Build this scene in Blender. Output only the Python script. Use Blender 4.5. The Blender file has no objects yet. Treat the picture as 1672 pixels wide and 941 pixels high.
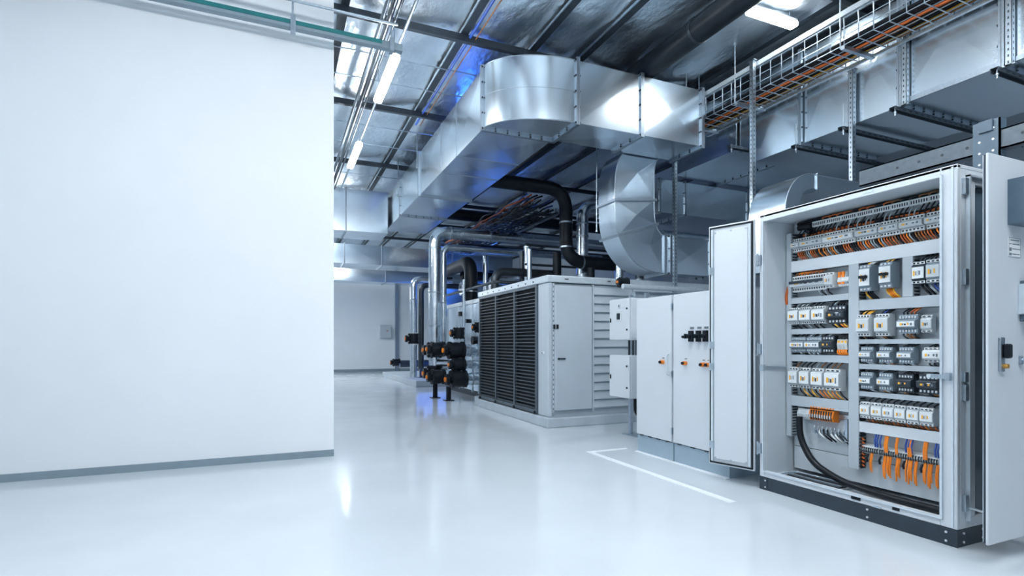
import bpy, math, random
from mathutils import Vector, Matrix
random.seed(7)
PI = math.pi
SC = bpy.context.scene
COL = SC.collection

# ------------------------------------------------------------------ materials
def mat(name, col, rough=0.5, metal=0.0, noise=0.0, nscale=8.0, bump=0.0, bscale=30.0, rnoise=0.0, stretch=None, coat=0.0, spec=None):
    m = bpy.data.materials.new(name); m.use_nodes = True
    nt = m.node_tree; b = nt.nodes['Principled BSDF']
    b.inputs['Base Color'].default_value = (*col, 1)
    b.inputs['Roughness'].default_value = rough
    b.inputs['Metallic'].default_value = metal
    if coat: b.inputs['Coat Weight'].default_value = coat
    if spec is not None: b.inputs['Specular IOR Level'].default_value = spec
    tc = nt.nodes.new('ShaderNodeTexCoord')
    src = tc.outputs['Object']
    if stretch:
        mp = nt.nodes.new('ShaderNodeMapping'); mp.inputs['Scale'].default_value = stretch
        nt.links.new(src, mp.inputs['Vector']); src = mp.outputs['Vector']
    if noise or rnoise:
        n = nt.nodes.new('ShaderNodeTexNoise'); n.inputs['Scale'].default_value = nscale; n.inputs['Detail'].default_value = 4
        nt.links.new(src, n.inputs['Vector'])
        if noise:
            r = nt.nodes.new('ShaderNodeValToRGB')
            r.color_ramp.elements[0].position = .3; r.color_ramp.elements[1].position = .7
            r.color_ramp.elements[0].color = (*[max(0, c * (1 - noise)) for c in col], 1)
            r.color_ramp.elements[1].color = (*[min(1, c * (1 + noise)) for c in col], 1)
            nt.links.new(n.outputs['Fac'], r.inputs['Fac']); nt.links.new(r.outputs['Color'], b.inputs['Base Color'])
        if rnoise:
            mr = nt.nodes.new('ShaderNodeMapRange')
            mr.inputs['From Min'].default_value = .3; mr.inputs['From Max'].default_value = .7
            mr.inputs['To Min'].default_value = max(.02, rough - rnoise); mr.inputs['To Max'].default_value = rough + rnoise
            nt.links.new(n.outputs['Fac'], mr.inputs['Value']); nt.links.new(mr.outputs['Result'], b.inputs['Roughness'])
    if bump:
        n2 = nt.nodes.new('ShaderNodeTexNoise'); n2.inputs['Scale'].default_value = bscale; n2.inputs['Detail'].default_value = 5
        nt.links.new(src, n2.inputs['Vector'])
        bp = nt.nodes.new('ShaderNodeBump'); bp.inputs['Strength'].default_value = bump; bp.inputs['Distance'].default_value = .02
        nt.links.new(n2.outputs['Fac'], bp.inputs['Height']); nt.links.new(bp.outputs['Normal'], b.inputs['Normal'])
    return m

def emis(name, col, s):
    m = bpy.data.materials.new(name); m.use_nodes = True
    b = m.node_tree.nodes['Principled BSDF']
    b.inputs['Base Color'].default_value = (*col, 1)
    b.inputs['Emission Color'].default_value = (*col, 1)
    b.inputs['Emission Strength'].default_value = s
    return m

M = {}
M['wall'] = mat('white wall paint', (.82, .85, .885), .55, noise=.015, nscale=1.5, bump=.02, bscale=200)
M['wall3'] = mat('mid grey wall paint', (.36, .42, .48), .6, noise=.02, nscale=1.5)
M['wall2'] = mat('grey-white wall paint', (.76, .82, .87), .6, noise=.02, nscale=1.5)
M['base'] = mat('grey skirting', (.22, .29, .34), .45, noise=.06, nscale=6)
M['floor'] = mat('pale epoxy floor', (.58, .64, .69), .12, noise=.04, nscale=1.1, rnoise=.035, bump=.006, bscale=9, spec=.6)
M['foil'] = mat('foil insulation', (.76, .85, .92), .34, 1.0, noise=.08, nscale=2, bump=.9, bscale=6.5, rnoise=.06, stretch=(1.6, 1, 1))
M['steel_dark'] = mat('dark painted steel', (.02, .03, .042), .45, .3, noise=.2, nscale=10)
M['galv'] = mat('galvanised sheet', (.74, .84, .92), .25, 1.0, noise=.015, nscale=40)
M['galv_strut'] = mat('galvanised strut', (.50, .58, .65), .35, 1.0, noise=.12, nscale=30)
M['galv_flange'] = mat('galvanised flange', (.40, .47, .54), .38, 1.0, noise=.1, nscale=40)
M['clad'] = mat('aluminium pipe cladding', (.68, .76, .83), .22, 1.0, noise=.08, nscale=6, bump=.25, bscale=14, rnoise=.06)
M['black_pipe'] = mat('black pipe insulation', (.008, .012, .018), .38, 0, spec=.22, noise=.3, nscale=10)
M['grey_pipe'] = mat('dark grey pipe', (.06, .075, .09), .3, .6, noise=.1, nscale=8)
M['cab'] = mat('light grey powder coat', (.59, .64, .69), .38, noise=.012, nscale=4, bump=.02, bscale=300)
M['cab_in'] = mat('cabinet liner', (.56, .62, .67), .42, noise=.02, nscale=4)
M['plinth'] = mat('dark navy plinth', (.018, .032, .048), .42, noise=.15, nscale=8)
M['plinth_g'] = mat('blue grey plinth', (.30, .40, .48), .45, noise=.05, nscale=8)
M['alu'] = mat('pale aluminium frame', (.66, .74, .80), .35, .5, noise=.05, nscale=20)
M['trunk'] = mat('grey wiring trunk', (.40, .46, .51), .5, noise=.02, nscale=10)
M['trunk_l'] = mat('pale wiring trunk', (.58, .64, .69), .5, noise=.02, nscale=10)
M['slot'] = mat('slot shadow plastic', (.02, .03, .04), .6, noise=.1, nscale=20)
M['dev'] = mat('light grey device plastic', (.55, .60, .63), .45, noise=.03, nscale=60)
M['devw'] = mat('white device plastic', (.74, .78, .80), .42, noise=.03, nscale=60)
M['devm'] = mat('mid grey device plastic', (.22, .28, .33), .45, noise=.05, nscale=60)
M['devd'] = mat('charcoal device plastic', (.022, .035, .05), .4, noise=.1, nscale=60)
M['screw'] = mat('bright terminal screws', (.75, .80, .84), .3, .6, noise=.05, nscale=90)
M['black'] = mat('black plastic', (.008, .012, .018), .35, spec=.22, noise=.2, nscale=30)
M['cable_black'] = mat('black cable sheath', (.008, .011, .016), .32, spec=.22, noise=.2, nscale=30)
M['orange'] = mat('orange plastic', (.80, .22, .012), .4, noise=.08, nscale=30)
M['rust'] = mat('dark orange wire', (.48, .10, .012), .45, noise=.1, nscale=30)
M['yellow'] = mat('amber marking', (.85, .42, .03), .45, noise=.08, nscale=40)
M['blue'] = mat('blue wire', (.02, .07, .32), .4, noise=.1, nscale=30)
M['teal'] = mat('teal paint', (.01, .16, .17), .4, noise=.08, nscale=10)
M['greywire'] = mat('grey wire', (.30, .36, .40), .45, noise=.1, nscale=30)
M['curb'] = mat('painted concrete curb', (.44, .51, .57), .5, noise=.06, nscale=6, bump=.03, bscale=60)
M['louvre'] = mat('blue grey louvre blade', (.10, .13, .16), .38, .4, noise=.08, nscale=12)
M['void'] = mat('black void lining', (.004, .006, .009), .7, noise=.1, nscale=12)
M['unit'] = mat('pale grey unit panel', (.47, .54, .60), .42, noise=.02, nscale=4)
M['beam_grey'] = mat('dull grey beam paint', (.09, .115, .14), .45, .3, noise=.1, nscale=20)
M['bar_dark'] = mat('dark zinc bar', (.10, .13, .16), .4, .7, noise=.15, nscale=30)
M['tape'] = mat('white floor tape', (.80, .84, .88), .4, noise=.03, nscale=20)
M['paper'] = mat('white paper', (.80, .83, .85), .6, noise=.02, nscale=60)
M['ink'] = mat('grey ink', (.14, .18, .22), .6, noise=.1, nscale=60)
M['screen'] = mat('dark glass screen', (.01, .018, .026), .12, noise=.2, nscale=10)
M['hmi'] = mat('blue grey housing', (.07, .115, .16), .42, noise=.05, nscale=20)
M['brass'] = mat('brass lock', (.62, .33, .08), .35, .7, noise=.1, nscale=50)
M['brown'] = mat('brown cable', (.20, .08, .02), .45, noise=.1, nscale=20)
M['led'] = emis('LED diffuser', (.95, .98, 1.0), 105.0)
M['led_soft'] = emis('LED batten diffuser', (.95, .98, 1.0), 48.0)
M['led_blue'] = emis('blue lamp lens', (.03, .16, 1.0), 20.0)

# ------------------------------------------------------------------ mesh helpers
WL = {}
def wl(o): return WL.get(o.name, Vector((0, 0, 0))) if o else Vector((0, 0, 0))

class MB:
    def __init__(s): s.v = []; s.f = []; s.mi = []; s.sm = []; s.m = []; s.cur = 0
    def use(s, k):
        if k not in s.m: s.m.append(k)
        s.cur = s.m.index(k); return s
    def add(s, vs, fs, smooth=False):
        o = len(s.v); s.v += [tuple(p) for p in vs]
        for f in fs: s.f.append([o + i for i in f]); s.mi.append(s.cur); s.sm.append(smooth)
        return s
    def box(s, x0, x1, y0, y1, z0, z1):
        if x0 > x1: x0, x1 = x1, x0
        if y0 > y1: y0, y1 = y1, y0
        if z0 > z1: z0, z1 = z1, z0
        v = [(x0, y0, z0), (x1, y0, z0), (x1, y1, z0), (x0, y1, z0), (x0, y0, z1), (x1, y0, z1), (x1, y1, z1), (x0, y1, z1)]
        return s.add(v, [(0, 3, 2, 1), (4, 5, 6, 7), (0, 1, 5, 4), (1, 2, 6, 5), (2, 3, 7, 6), (3, 0, 4, 7)])
    def prism(s, poly, axis, a0, a1):
        """extrude a 2D polygon along an axis; axis 'x': poly is (y,z); 'y': (x,z); 'z': (x,y)"""
        def p3(p, a):
            return (a, p[0], p[1]) if axis == 'x' else (p[0], a, p[1]) if axis == 'y' else (p[0], p[1], a)
        n = len(poly)
        vs = [p3(p, a0) for p in poly] + [p3(p, a1) for p in poly]
        fs = [list(range(n))[::-1], list(range(n, 2 * n))] + [(i, (i + 1) % n, n + (i + 1) % n, n + i) for i in range(n)]
        return s.add(vs, fs)
    def tube(s, path, r, n=12, caps=True, smooth=True):
        P = [Vector(p) for p in path]
        rs = r if isinstance(r, (list, tuple)) else [r] * len(P)
        T = []
        for i in range(len(P)):
            a = P[max(i - 1, 0)]; b = P[min(i + 1, len(P) - 1)]
            d = b - a
            T.append(d.normalized() if d.length > 1e-9 else Vector((0, 0, 1)))
        up = Vector((0, 0, 1)) if abs(T[0].z) < .9 else Vector((0, 1, 0))
        N = (up - T[0] * up.dot(T[0])).normalized()
        vs = []; fs = []
        for i in range(len(P)):
            if i: N = (N - T[i] * N.dot(T[i])).normalized()
            B = T[i].cross(N)
            for k in range(n):
                a = 2 * PI * k / n
                vs.append(P[i] + (N * math.cos(a) + B * math.sin(a)) * rs[i])
        for i in range(len(P) - 1):
            for k in range(n):
                k2 = (k + 1) % n
                fs.append((i * n + k, i * n + k2, (i + 1) * n + k2, (i + 1) * n + k))
        s.add(vs, fs, smooth)
        if caps:
            L = (len(P) - 1) * n
            s.add(vs[:n], [list(range(n))[::-1]]); s.add(vs[L:], [list(range(n))])
        return s
    def cyl(s, p0, p1, r, n=14): return s.tube([p0, p1], r, n)
    def build(s, name, parent=None, k=None, bevel=0.0, seg=1):
        me = bpy.data.meshes.new(name)
        o = wl(parent)
        me.from_pydata([(x - o.x, y - o.y, z - o.z) for x, y, z in s.v], [], s.f)
        ms = s.m if s.m else [k or 'galv']
        for q in ms: me.materials.append(M[q])
        me.polygons.foreach_set('material_index', s.mi)
        me.polygons.foreach_set('use_smooth', s.sm)
        me.update()
        ob = bpy.data.objects.new(name, me); COL.objects.link(ob)
        if parent: ob.parent = parent
        WL[ob.name] = o.copy()
        if bevel:
            b = ob.modifiers.new('edge', 'BEVEL'); b.width = bevel; b.segments = seg; b.limit_method = 'ANGLE'; b.angle_limit = math.radians(40)
        return ob

def B(k): return MB().use(k)
def tag(o, label, cat, group=None, kind=None):
    o['label'] = label; o['category'] = cat
    if group: o['group'] = group
    if kind: o['kind'] = kind
    return o
def thing(name, label, cat, loc=(0, 0, 0), group=None):
    o = bpy.data.objects.new(name, None); COL.objects.link(o); o.location = loc; o.empty_display_size = .1
    WL[o.name] = Vector(loc); return tag(o, label, cat, group)
def struct(mb, name, label, cat, **k):
    return tag(mb.build(name, **k), label, cat, kind='structure')
def children(o): return [c for c in bpy.data.objects if c.parent == o]
def copy_tree(o, loc=None, label=None, kids=None):
    c = o.copy(); COL.objects.link(c)
    if loc: c.location = loc
    if label: c['label'] = label
    for ch in list(o.children):
        d = ch.copy(); COL.objects.link(d); d.parent = c
        for g in list(ch.children):
            e = g.copy(); COL.objects.link(e); e.parent = d
    return c
def fillet(pts, r, seg=6):
    P = [Vector(p) for p in pts]; out = [P[0]]
    for i in range(1, len(P) - 1):
        a = (P[i - 1] - P[i]); b = (P[i + 1] - P[i])
        rr = min(r, a.length * .48, b.length * .48)
        a.normalize(); b.normalize()
        p0 = P[i] + a * rr; p1 = P[i] + b * rr
        for k in range(seg + 1):
            t = k / seg
            out.append(p0 * (1 - t) ** 2 + P[i] * 2 * t * (1 - t) + p1 * t ** 2)
    out.append(P[-1]); return out

# ------------------------------------------------------------------ camera
cd = bpy.data.cameras.new('camera'); cam = bpy.data.objects.new('camera', cd); COL.objects.link(cam)
cam.location = (0, 0, 1.15); cam.rotation_euler = (PI / 2, 0, -math.radians(23.5))
cd.sensor_fit = 'HORIZONTAL'; cd.sensor_width = 36; cd.lens = 36 * 875 / 1672; cd.shift_y = 89.5 / 1672
cd.clip_start = .05; cd.clip_end = 200
SC.camera = cam

# ------------------------------------------------------------------ room shell
CZ = 4.965
struct(B('floor').box(-9, 10, -7, 22, -.2, 0), 'floor', 'pale grey glossy epoxy floor', 'floor')
# foil ceiling: sagging insulation between the purlins
PX = [-3.4, -2.05, -.7, .67, 2.06, 2.98, 3.66, 4.62, 5.6, 6.6, 7.6, 8.7, 9.6]
def ceiling():
    mb = B('foil')
    xs = []
    for a, b in zip([-9] + PX, PX + [10]):
        for k in range(6): xs.append((a + (b - a) * k / 6, math.sin(PI * k / 6)))
    xs.append((10, 0))
    ys = [-7 + .36 * i for i in range(82)]
    vs = []
    for y in ys:
        for x, s_ in xs:
            vs.append((x, y, CZ - .045 * s_ + .014 * math.sin(y * 3.1 + x * 2.3) + .012 * random.uniform(-1, 1)))
    n = len(xs)
    fs = [(j * n + i, (j + 1) * n + i, (j + 1) * n + i + 1, j * n + i + 1) for j in range(len(ys) - 1) for i in range(n - 1)]
    mb.add(vs, fs, True)
    mb.use('steel_dark').box(-9, 10, -7, 22, CZ + .1, CZ + .2)
    return mb
struct(ceiling(), 'ceiling', 'crumpled silver foil insulation under the roof', 'ceiling')
struct(B('wall').box(-9, .511, 5.72, 5.95, 0, CZ + .1), 'wall_left', 'large blank white partition wall', 'wall')
struct(B('base').box(-9, .511, 5.708, 5.72, 0, .066), 'baseboard_left', 'grey skirting along the blank white wall', 'baseboard')
struct(B('wall2').box(-9, 10, 22, 22.2, 0, CZ + .1), 'wall_back', 'pale far end wall', 'wall')
struct(B('base').box(-9, 10, 21.985, 22, 0, .10), 'baseboard_back', 'dark skirting along the far end wall', 'baseboard')
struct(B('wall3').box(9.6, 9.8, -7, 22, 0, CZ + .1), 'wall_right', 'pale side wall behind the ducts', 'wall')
struct(B('wall2').box(-9.2, -9, -7, 22, 0, CZ + .1), 'wall_far_left', 'pale side wall beyond the partition', 'wall')

for i, x in enumerate(PX):
    mb = B('steel_dark').box(x - .02, x + .02, -7, 22, 4.90, CZ + .1).box(x - .045, x + .045, -7, 22, 4.885, 4.90)
    if i in (4, 5, 6, 7): mb.use('galv_strut').box(x - .056, x - .046, -7, 22, 4.885, 4.915)
    struct(mb, 'roof_purlin', ['dark steel roof purlin running into the depth under the foil'][0], 'purlin')
for y in (-3.2, -.85, 1.5, 3.85, 6.2, 8.55, 11.3, 13.8, 16.4, 19):
    struct(B('steel_dark').box(-9, 10, y - .03, y + .03, 4.80, 4.885), 'roof_beam', 'slim dark steel beam crossing under the purlins', 'beam')
for y in (7.05, 7.75, 9.4, 10.3, 12.2):
    struct(B('galv_strut').box(.5, 4.6, y - .006, y + .006, 4.868, 4.884), 'insulation_strap', 'thin metal strap holding the foil up', 'strap')
struct(B('tape').box(2.965, 3.03, 2.9, 4.87, 0, .003).box(3.03, 3.47, 4.81, 4.87, 0, .003), 'floor_marking', 'white corner tape line on the floor before the closed cabinets', 'floor marking')

# ------------------------------------------------------------------ lamps
def tube_lamp(x, y0, y1, z, label, group='long tube lamps'):
    t = thing('tube_lamp', label, 'lamp', (x, (y0 + y1) / 2, z), group)
    B('alu').box(x - .022, x + .022, y0, y1, z + .035, z + .07).build('housing', t)
    B('led').box(x - .05, x + .05, y0 + .01, y1 - .01, z - .03, z + .034).build('diffuser', t, bevel=.02, seg=2)
    for y in (y0 + .08, y1 - .08):
        B('galv_strut').cyl((x, y, z + .07), (x, y, 4.87), .004, 6).build('suspension_wire', t)
    return t
tube_lamp(1.13, 5.66, 6.82, 4.17, 'bright tube lamp hanging just past the corner of the white wall')
tube_lamp(1.12, 8.37, 9.56, 4.17, 'second bright tube lamp hanging further down the aisle')
tube_lamp(1.12, 2.6, 3.75, 4.17, 'tube lamp over the near part of the aisle')
tube_lamp(1.12, -.4, .75, 4.17, 'tube lamp over the aisle behind the viewer')
tube_lamp(2.55, 2.5, 3.65, 4.3, 'added fill lamp over the floor between the aisle and the open cabinet')  # added lamp, out of view, to brighten the foil ceiling and cabinets
tube_lamp(4.75, .5, 1.65, 4.35, 'added fill lamp between the open cabinet and the right duct, behind the viewer')  # unseen lamp put in to brighten the side of the right duct
tube_lamp(2.55, -.6, .55, 4.3, 'added fill lamp behind the camera on the cabinet side')  # second lamp of the added row, unseen, for more ceiling light
tube_lamp(-2.0, 2.2, 3.35, 4.17, 'tube lamp over the blank wall')
tube_lamp(-2.0, -.4, .75, 4.17, 'tube lamp further back over the blank wall')
tube_lamp(1.12, 13.5, 14.6, 4.17, 'third tube lamp deep in the aisle')
def cross_lamp(x0, x1, y, z, label):
    t = thing('batten_lamp', label, 'lamp', ((x0 + x1) / 2, y, z), 'batten lamps across the ceiling')
    B('alu').box(x0, x1, y - .03, y + .03, z + .04, z + .075).build('housing', t)
    B('led_soft').box(x0 + .01, x1 - .01, y - .055, y + .055, z - .02, z + .039).build('diffuser', t, bevel=.02, seg=2)
    for x in (x0 + .1, x1 - .1): B('galv_strut').cyl((x, y, z + .08), (x, y, 4.95), .006, 6).build('suspension_rod', t)
cross_lamp(4.73, 5.47, 4.37, 4.80, 'bright batten lamp between the black round duct and the wire tray')
cross_lamp(2.9, 4.1, -.7, 4.68, 'added unseen batten lamp lighting the open cabinet')  # unseen batten added to throw light on the cabinet front
for x, y, z, lab in ((-1.2, 9, 4.2, 'added fill lamp hidden behind the partition, nearest it'), (-1.2, 15.9, 4.0, 'added fill lamp hidden behind the partition, midway to the end wall'), (-.9, 17.3, 2.95, 'added fill lamp hidden behind the partition, nearest the end wall'), (.9, 17.2, 2.95, 'low added fill lamp hidden by the wall corner, before the end wall'), (2.0, 17.0, 3.9, 'added fill lamp above the lower duct near the end wall')):  # lamps added out of sight to lift the light on the end wall
    tube_lamp(x, y, y + 1.2, z, lab)

# ------------------------------------------------------------------ strut rail at upper left with conduits
t = thing('strut_rail', 'long teal and grey strut rail hung before the top of the white wall', 'rail', (1.15, 5.5, 4.17))
B('teal').box(-9, .95, 5.47, 5.53, 4.165, 4.205).build('teal_channel', t)
B('base').box(-9, 1.16, 5.465, 5.535, 4.13, 4.16).box(.95, 1.16, 5.475, 5.525, 4.16, 4.205).build('lower_channel', t)
B('galv_flange').box(.10, .145, 5.455, 5.545, 4.10, 4.25).build('clamp', t)
B('galv_flange').box(1.03, 1.07, 5.455, 5.545, 4.11, 4.24).build('clamp', t)
for x in (.12, 1.05, -1.6, -3.4): B('galv_strut').cyl((x, 5.5, 4.2), (x, 5.5, 4.93), .009, 8).build('hanger_rod', t)
for i, (z, r, y) in enumerate(((4.36, .012, 5.42), (4.385, .010, 5.47))):
    tag(B('galv_strut').cyl((-9, y, z), (1.1, y, z), r, 8).build('conduit'), ['thin steel conduit running above the strut rail, nearer of the pair', 'thinner steel conduit running above the strut rail, farther of the pair'][i], 'conduit')
cdat = [(.955, 4.42, .022, 'bar_dark', 'silver conduit under the foil, nearest the white wall'),
        (1.035, 4.47, .030, 'grey_pipe', 'dark conduit under the foil beside the silver one'),
        (1.085, 4.43, .014, 'grey_pipe', 'thin dark conduit run beside the dark ceiling conduit'),
        (1.20, 4.40, .018, 'galv_strut', 'bright conduit under the foil passing above the first tube lamp'),
        (2.13, 4.86, .018, 'blue', 'blue cable along the dark purlin left of the curved duct'),
        (2.20, 4.85, .008, 'brown', 'brown cable along the purlin left of the curved duct')]
for x, z, r, k, lab in cdat:
    tag(B(k).cyl((x, 2.5, z), (x, 12 if x < 2 else 9, z), r, 8).build('conduit'), lab, 'conduit')
# dark round duct near the wall edge at the ceiling
# black round duct under ceiling
t = thing('round_duct', 'fat black round duct running under the foil ceiling', 'duct', (4.5, 4, 4.78))
B('black_pipe').tube([(4.42, -4, 4.745), (4.42, 5.6, 4.745), (4.42, 11, 4.745)], .145, 24).build('pipe', t)
for y in (2.2, 4.8, 7.4): B('steel_dark').tube([(4.42, y - .02, 4.745), (4.42, y + .02, 4.745)], .151, 24).build('band', t)

# ------------------------------------------------------------------ duct helpers
def panel(mb, c, apex):
    """quad c (4 corners) broken into 4 triangles around a raised centre: the cross-break of duct sheet"""
    ctr = sum((Vector(p) for p in c), Vector()) / 4 + Vector(apex)
    mb.add([*c, tuple(ctr)], [(0, 1, 4), (1, 2, 4), (2, 3, 4), (3, 0, 4)])
def section(mb, axis, a0, a1, u0, u1, z0, z1, k=.010):
    """rectangular duct between a0..a1 along axis; u is the other horizontal axis"""
    def p(a, u, z): return (a, u, z) if axis == 'x' else (u, a, z)
    def n(u, z): return (0, u, z) if axis == 'x' else (u, 0, z)
    panel(mb, [p(a0, u0, z0), p(a1, u0, z0), p(a1, u0, z1), p(a0, u0, z1)], n(-k, 0))
    panel(mb, [p(a0, u1, z0), p(a0, u1, z1), p(a1, u1, z1), p(a1, u1, z0)], n(k, 0))
    panel(mb, [p(a0, u0, z0), p(a0, u1, z0), p(a1, u1, z0), p(a1, u0, z0)], n(0, -k))
    panel(mb, [p(a0, u0, z1), p(a1, u0, z1), p(a1, u1, z1), p(a0, u1, z1)], n(0, k))
    return mb
def flange(mb, axis, a, u0, u1, z0, z1, w=.03, t=.022, bolts=True):
    """bolted angle ring around a rectangular duct"""
    def bx(a0, a1, ua, ub, za, zb):
        mb.box(a0, a1, ua, ub, za, zb) if axis == 'x' else mb.box(ua, ub, a0, a1, za, zb)
    for s in (-1, 1):
        q0, q1 = (a - t, a - .002) if s < 0 else (a + .002, a + t)
        bx(q0, q1, u0 - w, u0, z0 - w, z1 + w); bx(q0, q1, u1, u1 + w, z0 - w, z1 + w)
        bx(q0, q1, u0, u1, z0 - w, z0); bx(q0, q1, u0, u1, z1, z1 + w)
    mb.use('slot'); g = w * .85; q0, q1 = a - .002, a + .002
    bx(q0, q1, u0 - g, u0, z0 - g, z1 + g); bx(q0, q1, u1, u1 + g, z0 - g, z1 + g); bx(q0, q1, u0, u1, z0 - g, z0); bx(q0, q1, u0, u1, z1, z1 + g)
    mb.use('steel_dark')
    if bolts:
        n = max(3, int((z1 - z0) / .16))
        for i in range(n + 1):
            z = z0 + (z1 - z0) * i / n
            bx(a - t - .012, a + t + .012, u0 - w * .75, u0 - w * .25, z - .009, z + .009)
        n = max(3, int((u1 - u0) / .16))
        for i in range(1, n):
            u = u0 + (u1 - u0) * i / n
            bx(a - t - .012, a + t + .012, u - .009, u + .009, z0 - w * .75, z0 - w * .25)
    return mb
def cap(mb, axis, a, u0, u1, z0, z1):
    v = [(a, u0, z0), (a, u1, z0), (a, u1, z1), (a, u0, z1)] if axis == 'x' else [(u0, a, z0), (u1, a, z0), (u1, a, z1), (u0, a, z1)]
    panel(mb, v, (.012, 0, 0) if axis == 'x' else (0, -.012, 0)); return mb

# ------------------------------------------------------------------ main supply duct with the round bend
ZB, ZT = 3.82, 4.58
t = thing('supply_duct', 'big galvanised duct that sweeps round a curved bend under the ceiling', 'duct', (3.3, 5.95, ZB))
XA, XB, YF, YR = 2.33, 3.30, 5.65, 6.27
for a, b in ((6.27, 7.35), (7.35, 8.15), (8.15, 9.55), (9.55, 11.2), (11.2, 12.9)):
    section(B('galv'), 'y', a, b, XA, XB, ZB, ZT, .014).build('duct_section', t)
for a, b in ((3.32, 4.27), (4.27, 5.28)):
    section(B('galv'), 'x', a, b, YF, YR, ZB, ZT, .009).build('duct_section', t)
cap(B('galv'), 'x', 5.28, YF, YR, ZB, ZT).build('end_cap', t)
cap(B('galv'), 'y', 12.9, XA, XB, ZB, ZT).build('end_cap', t)
for y, bolts in ((6.27, True), (9.55, False), (11.2, True)):
    flange(B('galv_flange'), 'y', y, XA, XB, ZB, ZT, .03, .02, bolts).build('flange', t)
for x in (3.32, 4.27, 5.27):
    flange(B('galv_flange'), 'x', x, YF, YR, ZB, ZT, .03, .024).build('flange', t)
for y in (7.35, 8.15):
    flange(B('galv_flange'), 'y', y, XA, XB, ZB, ZT, .006, .006, False).build('seam', t)
mb = B('galv'); arc = []
NA = 40
for i in range(NA + 1):
    a = PI + PI / 2 * i / NA
    arc.append((3.32 + .99 * math.cos(a), 6.27 + .62 * math.sin(a)))
vs = []; fs = []
for x, y in arc: vs += [(x, y, ZB), (x, y, ZT)]
for i in range(NA): fs.append((2 * i, 2 * i + 2, 2 * i + 3, 2 * i + 1))
mb.add(vs, fs, True)
for z in (ZB, ZT):
    mb.add([(x, y, z) for x, y in arc] + [(3.32, 6.27, z)], [list(range(NA + 2))])
mb.build('curved_bend', t)
mb = B('galv_flange')
for z in (ZB, ZT, (ZB + ZT) / 2):
    r = .007 if z in (ZB, ZT) else .003
    mb.tube([(x, y, z) for x, y in arc], r, 6)
mb.build('bend_seam', t)
# takeoff behind and drop elbow
t = thing('drop_duct', 'galvanised drop duct curving down from the big duct and out to the side', 'duct', (4.7, 6.6, 2.2))
DY0, DY1 = 6.30, 6.72
outer = [(4.45, 3.84), (4.375, 3.72), (4.325, 3.55), (4.31, 3.36), (4.31, 3.15)]
inner = [(5.08, 3.84), (5.03, 3.78), (4.99, 3.66), (4.985, 3.5), (4.985, 3.22)]
outer2 = [(4.31, 3.15), (4.315, 2.98), (4.33, 2.82), (4.37, 2.66)]
inner2 = [(4.985, 3.22), (4.985, 3.10), (4.995, 2.97), (5.02, 2.87)]
outer3 = [(4.37, 2.66), (4.44, 2.52), (4.54, 2.39), (4.67, 2.28), (4.83, 2.21), (5.0, 2.175), (5.17, 2.17)]
inner3 = [(5.02, 2.87), (5.035, 2.83), (5.055, 2.79), (5.08, 2.76), (5.11, 2.735), (5.14, 2.72), (5.17, 2.715)]
def smooth(pl, k=5):
    out = []
    for i in range(len(pl) - 1):
        p0 = Vector(pl[max(i - 1, 0)]); p1 = Vector(pl[i]); p2 = Vector(pl[i + 1]); p3 = Vector(pl[min(i + 2, len(pl) - 1)])
        for j in range(k):
            s = j / k
            out.append(tuple(.5 * ((2 * p1) + (p2 - p0) * s + (2 * p0 - 5 * p1 + 4 * p2 - p3) * s * s + (3 * p1 - p0 - 3 * p2 + p3) * s ** 3)))
    out.append(tuple(pl[-1])); return out
for o_, i_ in ((outer, inner), (outer2, inner2), (outer3, inner3)):
    o_ = smooth(o_); i_ = smooth(i_); n = len(o_)
    mb = B('galv')
    for y in (DY0, DY1):
        vs = [(p[0], y, p[1]) for p in o_] + [(p[0], y, p[1]) for p in i_]
        if y == DY0:
            c = sum((Vector(v) for v in vs), Vector()) / len(vs) + Vector((0, -.024, 0))
            ring = list(range(n)) + list(range(2 * n - 1, n - 1, -1))
            mb.add(vs + [tuple(c)], [(ring[i], ring[(i + 1) % (2 * n)], 2 * n) for i in range(2 * n)])
        else: mb.add(vs, [list(range(n)) + list(range(2 * n - 1, n - 1, -1))])
    for pl in (o_, i_):
        vs = []
        for p in pl: vs += [(p[0], DY0, p[1]), (p[0], DY1, p[1])]
        mb.add(vs, [(2 * i, 2 * i + 1, 2 * i + 3, 2 * i + 2) for i in range(n - 1)], True)
    mb.build('elbow_section', t)
def ring_between(p, q):
    mb = B('galv_flange'); d = (Vector(q) - Vector(p)).normalized()
    nrm = Vector((-d.y, d.x)) * .018
    a = Vector(p) - d * .03; b = Vector(q) + d * .03
    poly = [tuple(a - nrm), tuple(b - nrm), tuple(b + nrm), tuple(a + nrm)]
    mb.prism(poly, 'y', DY0 - .03, DY0).prism(poly, 'y', DY1, DY1 + .03)
    for e, s in ((Vector(p), -1), (Vector(q), 1)):
        a = e; b = e + d * s * .03
        mb.prism([tuple(a - nrm), tuple(b - nrm), tuple(b + nrm), tuple(a + nrm)], 'y', DY0, DY1)
    return mb
ring_between((4.31, 3.15), (4.985, 3.22)).build('flange', t)
ring_between((4.37, 2.66), (5.02, 2.87)).build('flange', t)
ring_between((5.17, 2.17), (5.17, 2.715)).build('flange', t)
mb = B('galv_flange')
for pl in (smooth(outer + outer2[1:] + outer3[1:]), smooth(inner + inner2[1:] + inner3[1:])):
    mb.tube([(p[0], DY0, p[1]) for p in pl], .007, 6)
mb.build('edge_seam', t)
section(B('galv'), 'x', 5.17, 6.05, DY0, DY1, 2.17, 2.715, .020).build('duct_section', t)
section(B('galv'), 'x', 6.05, 7.0, DY0, DY1, 2.17, 2.715, .020).build('duct_section', t)
flange(B('galv_flange'), 'x', 5.27, DY0, DY1, 2.17, 2.715, .02, .015).build('flange', t)
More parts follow.
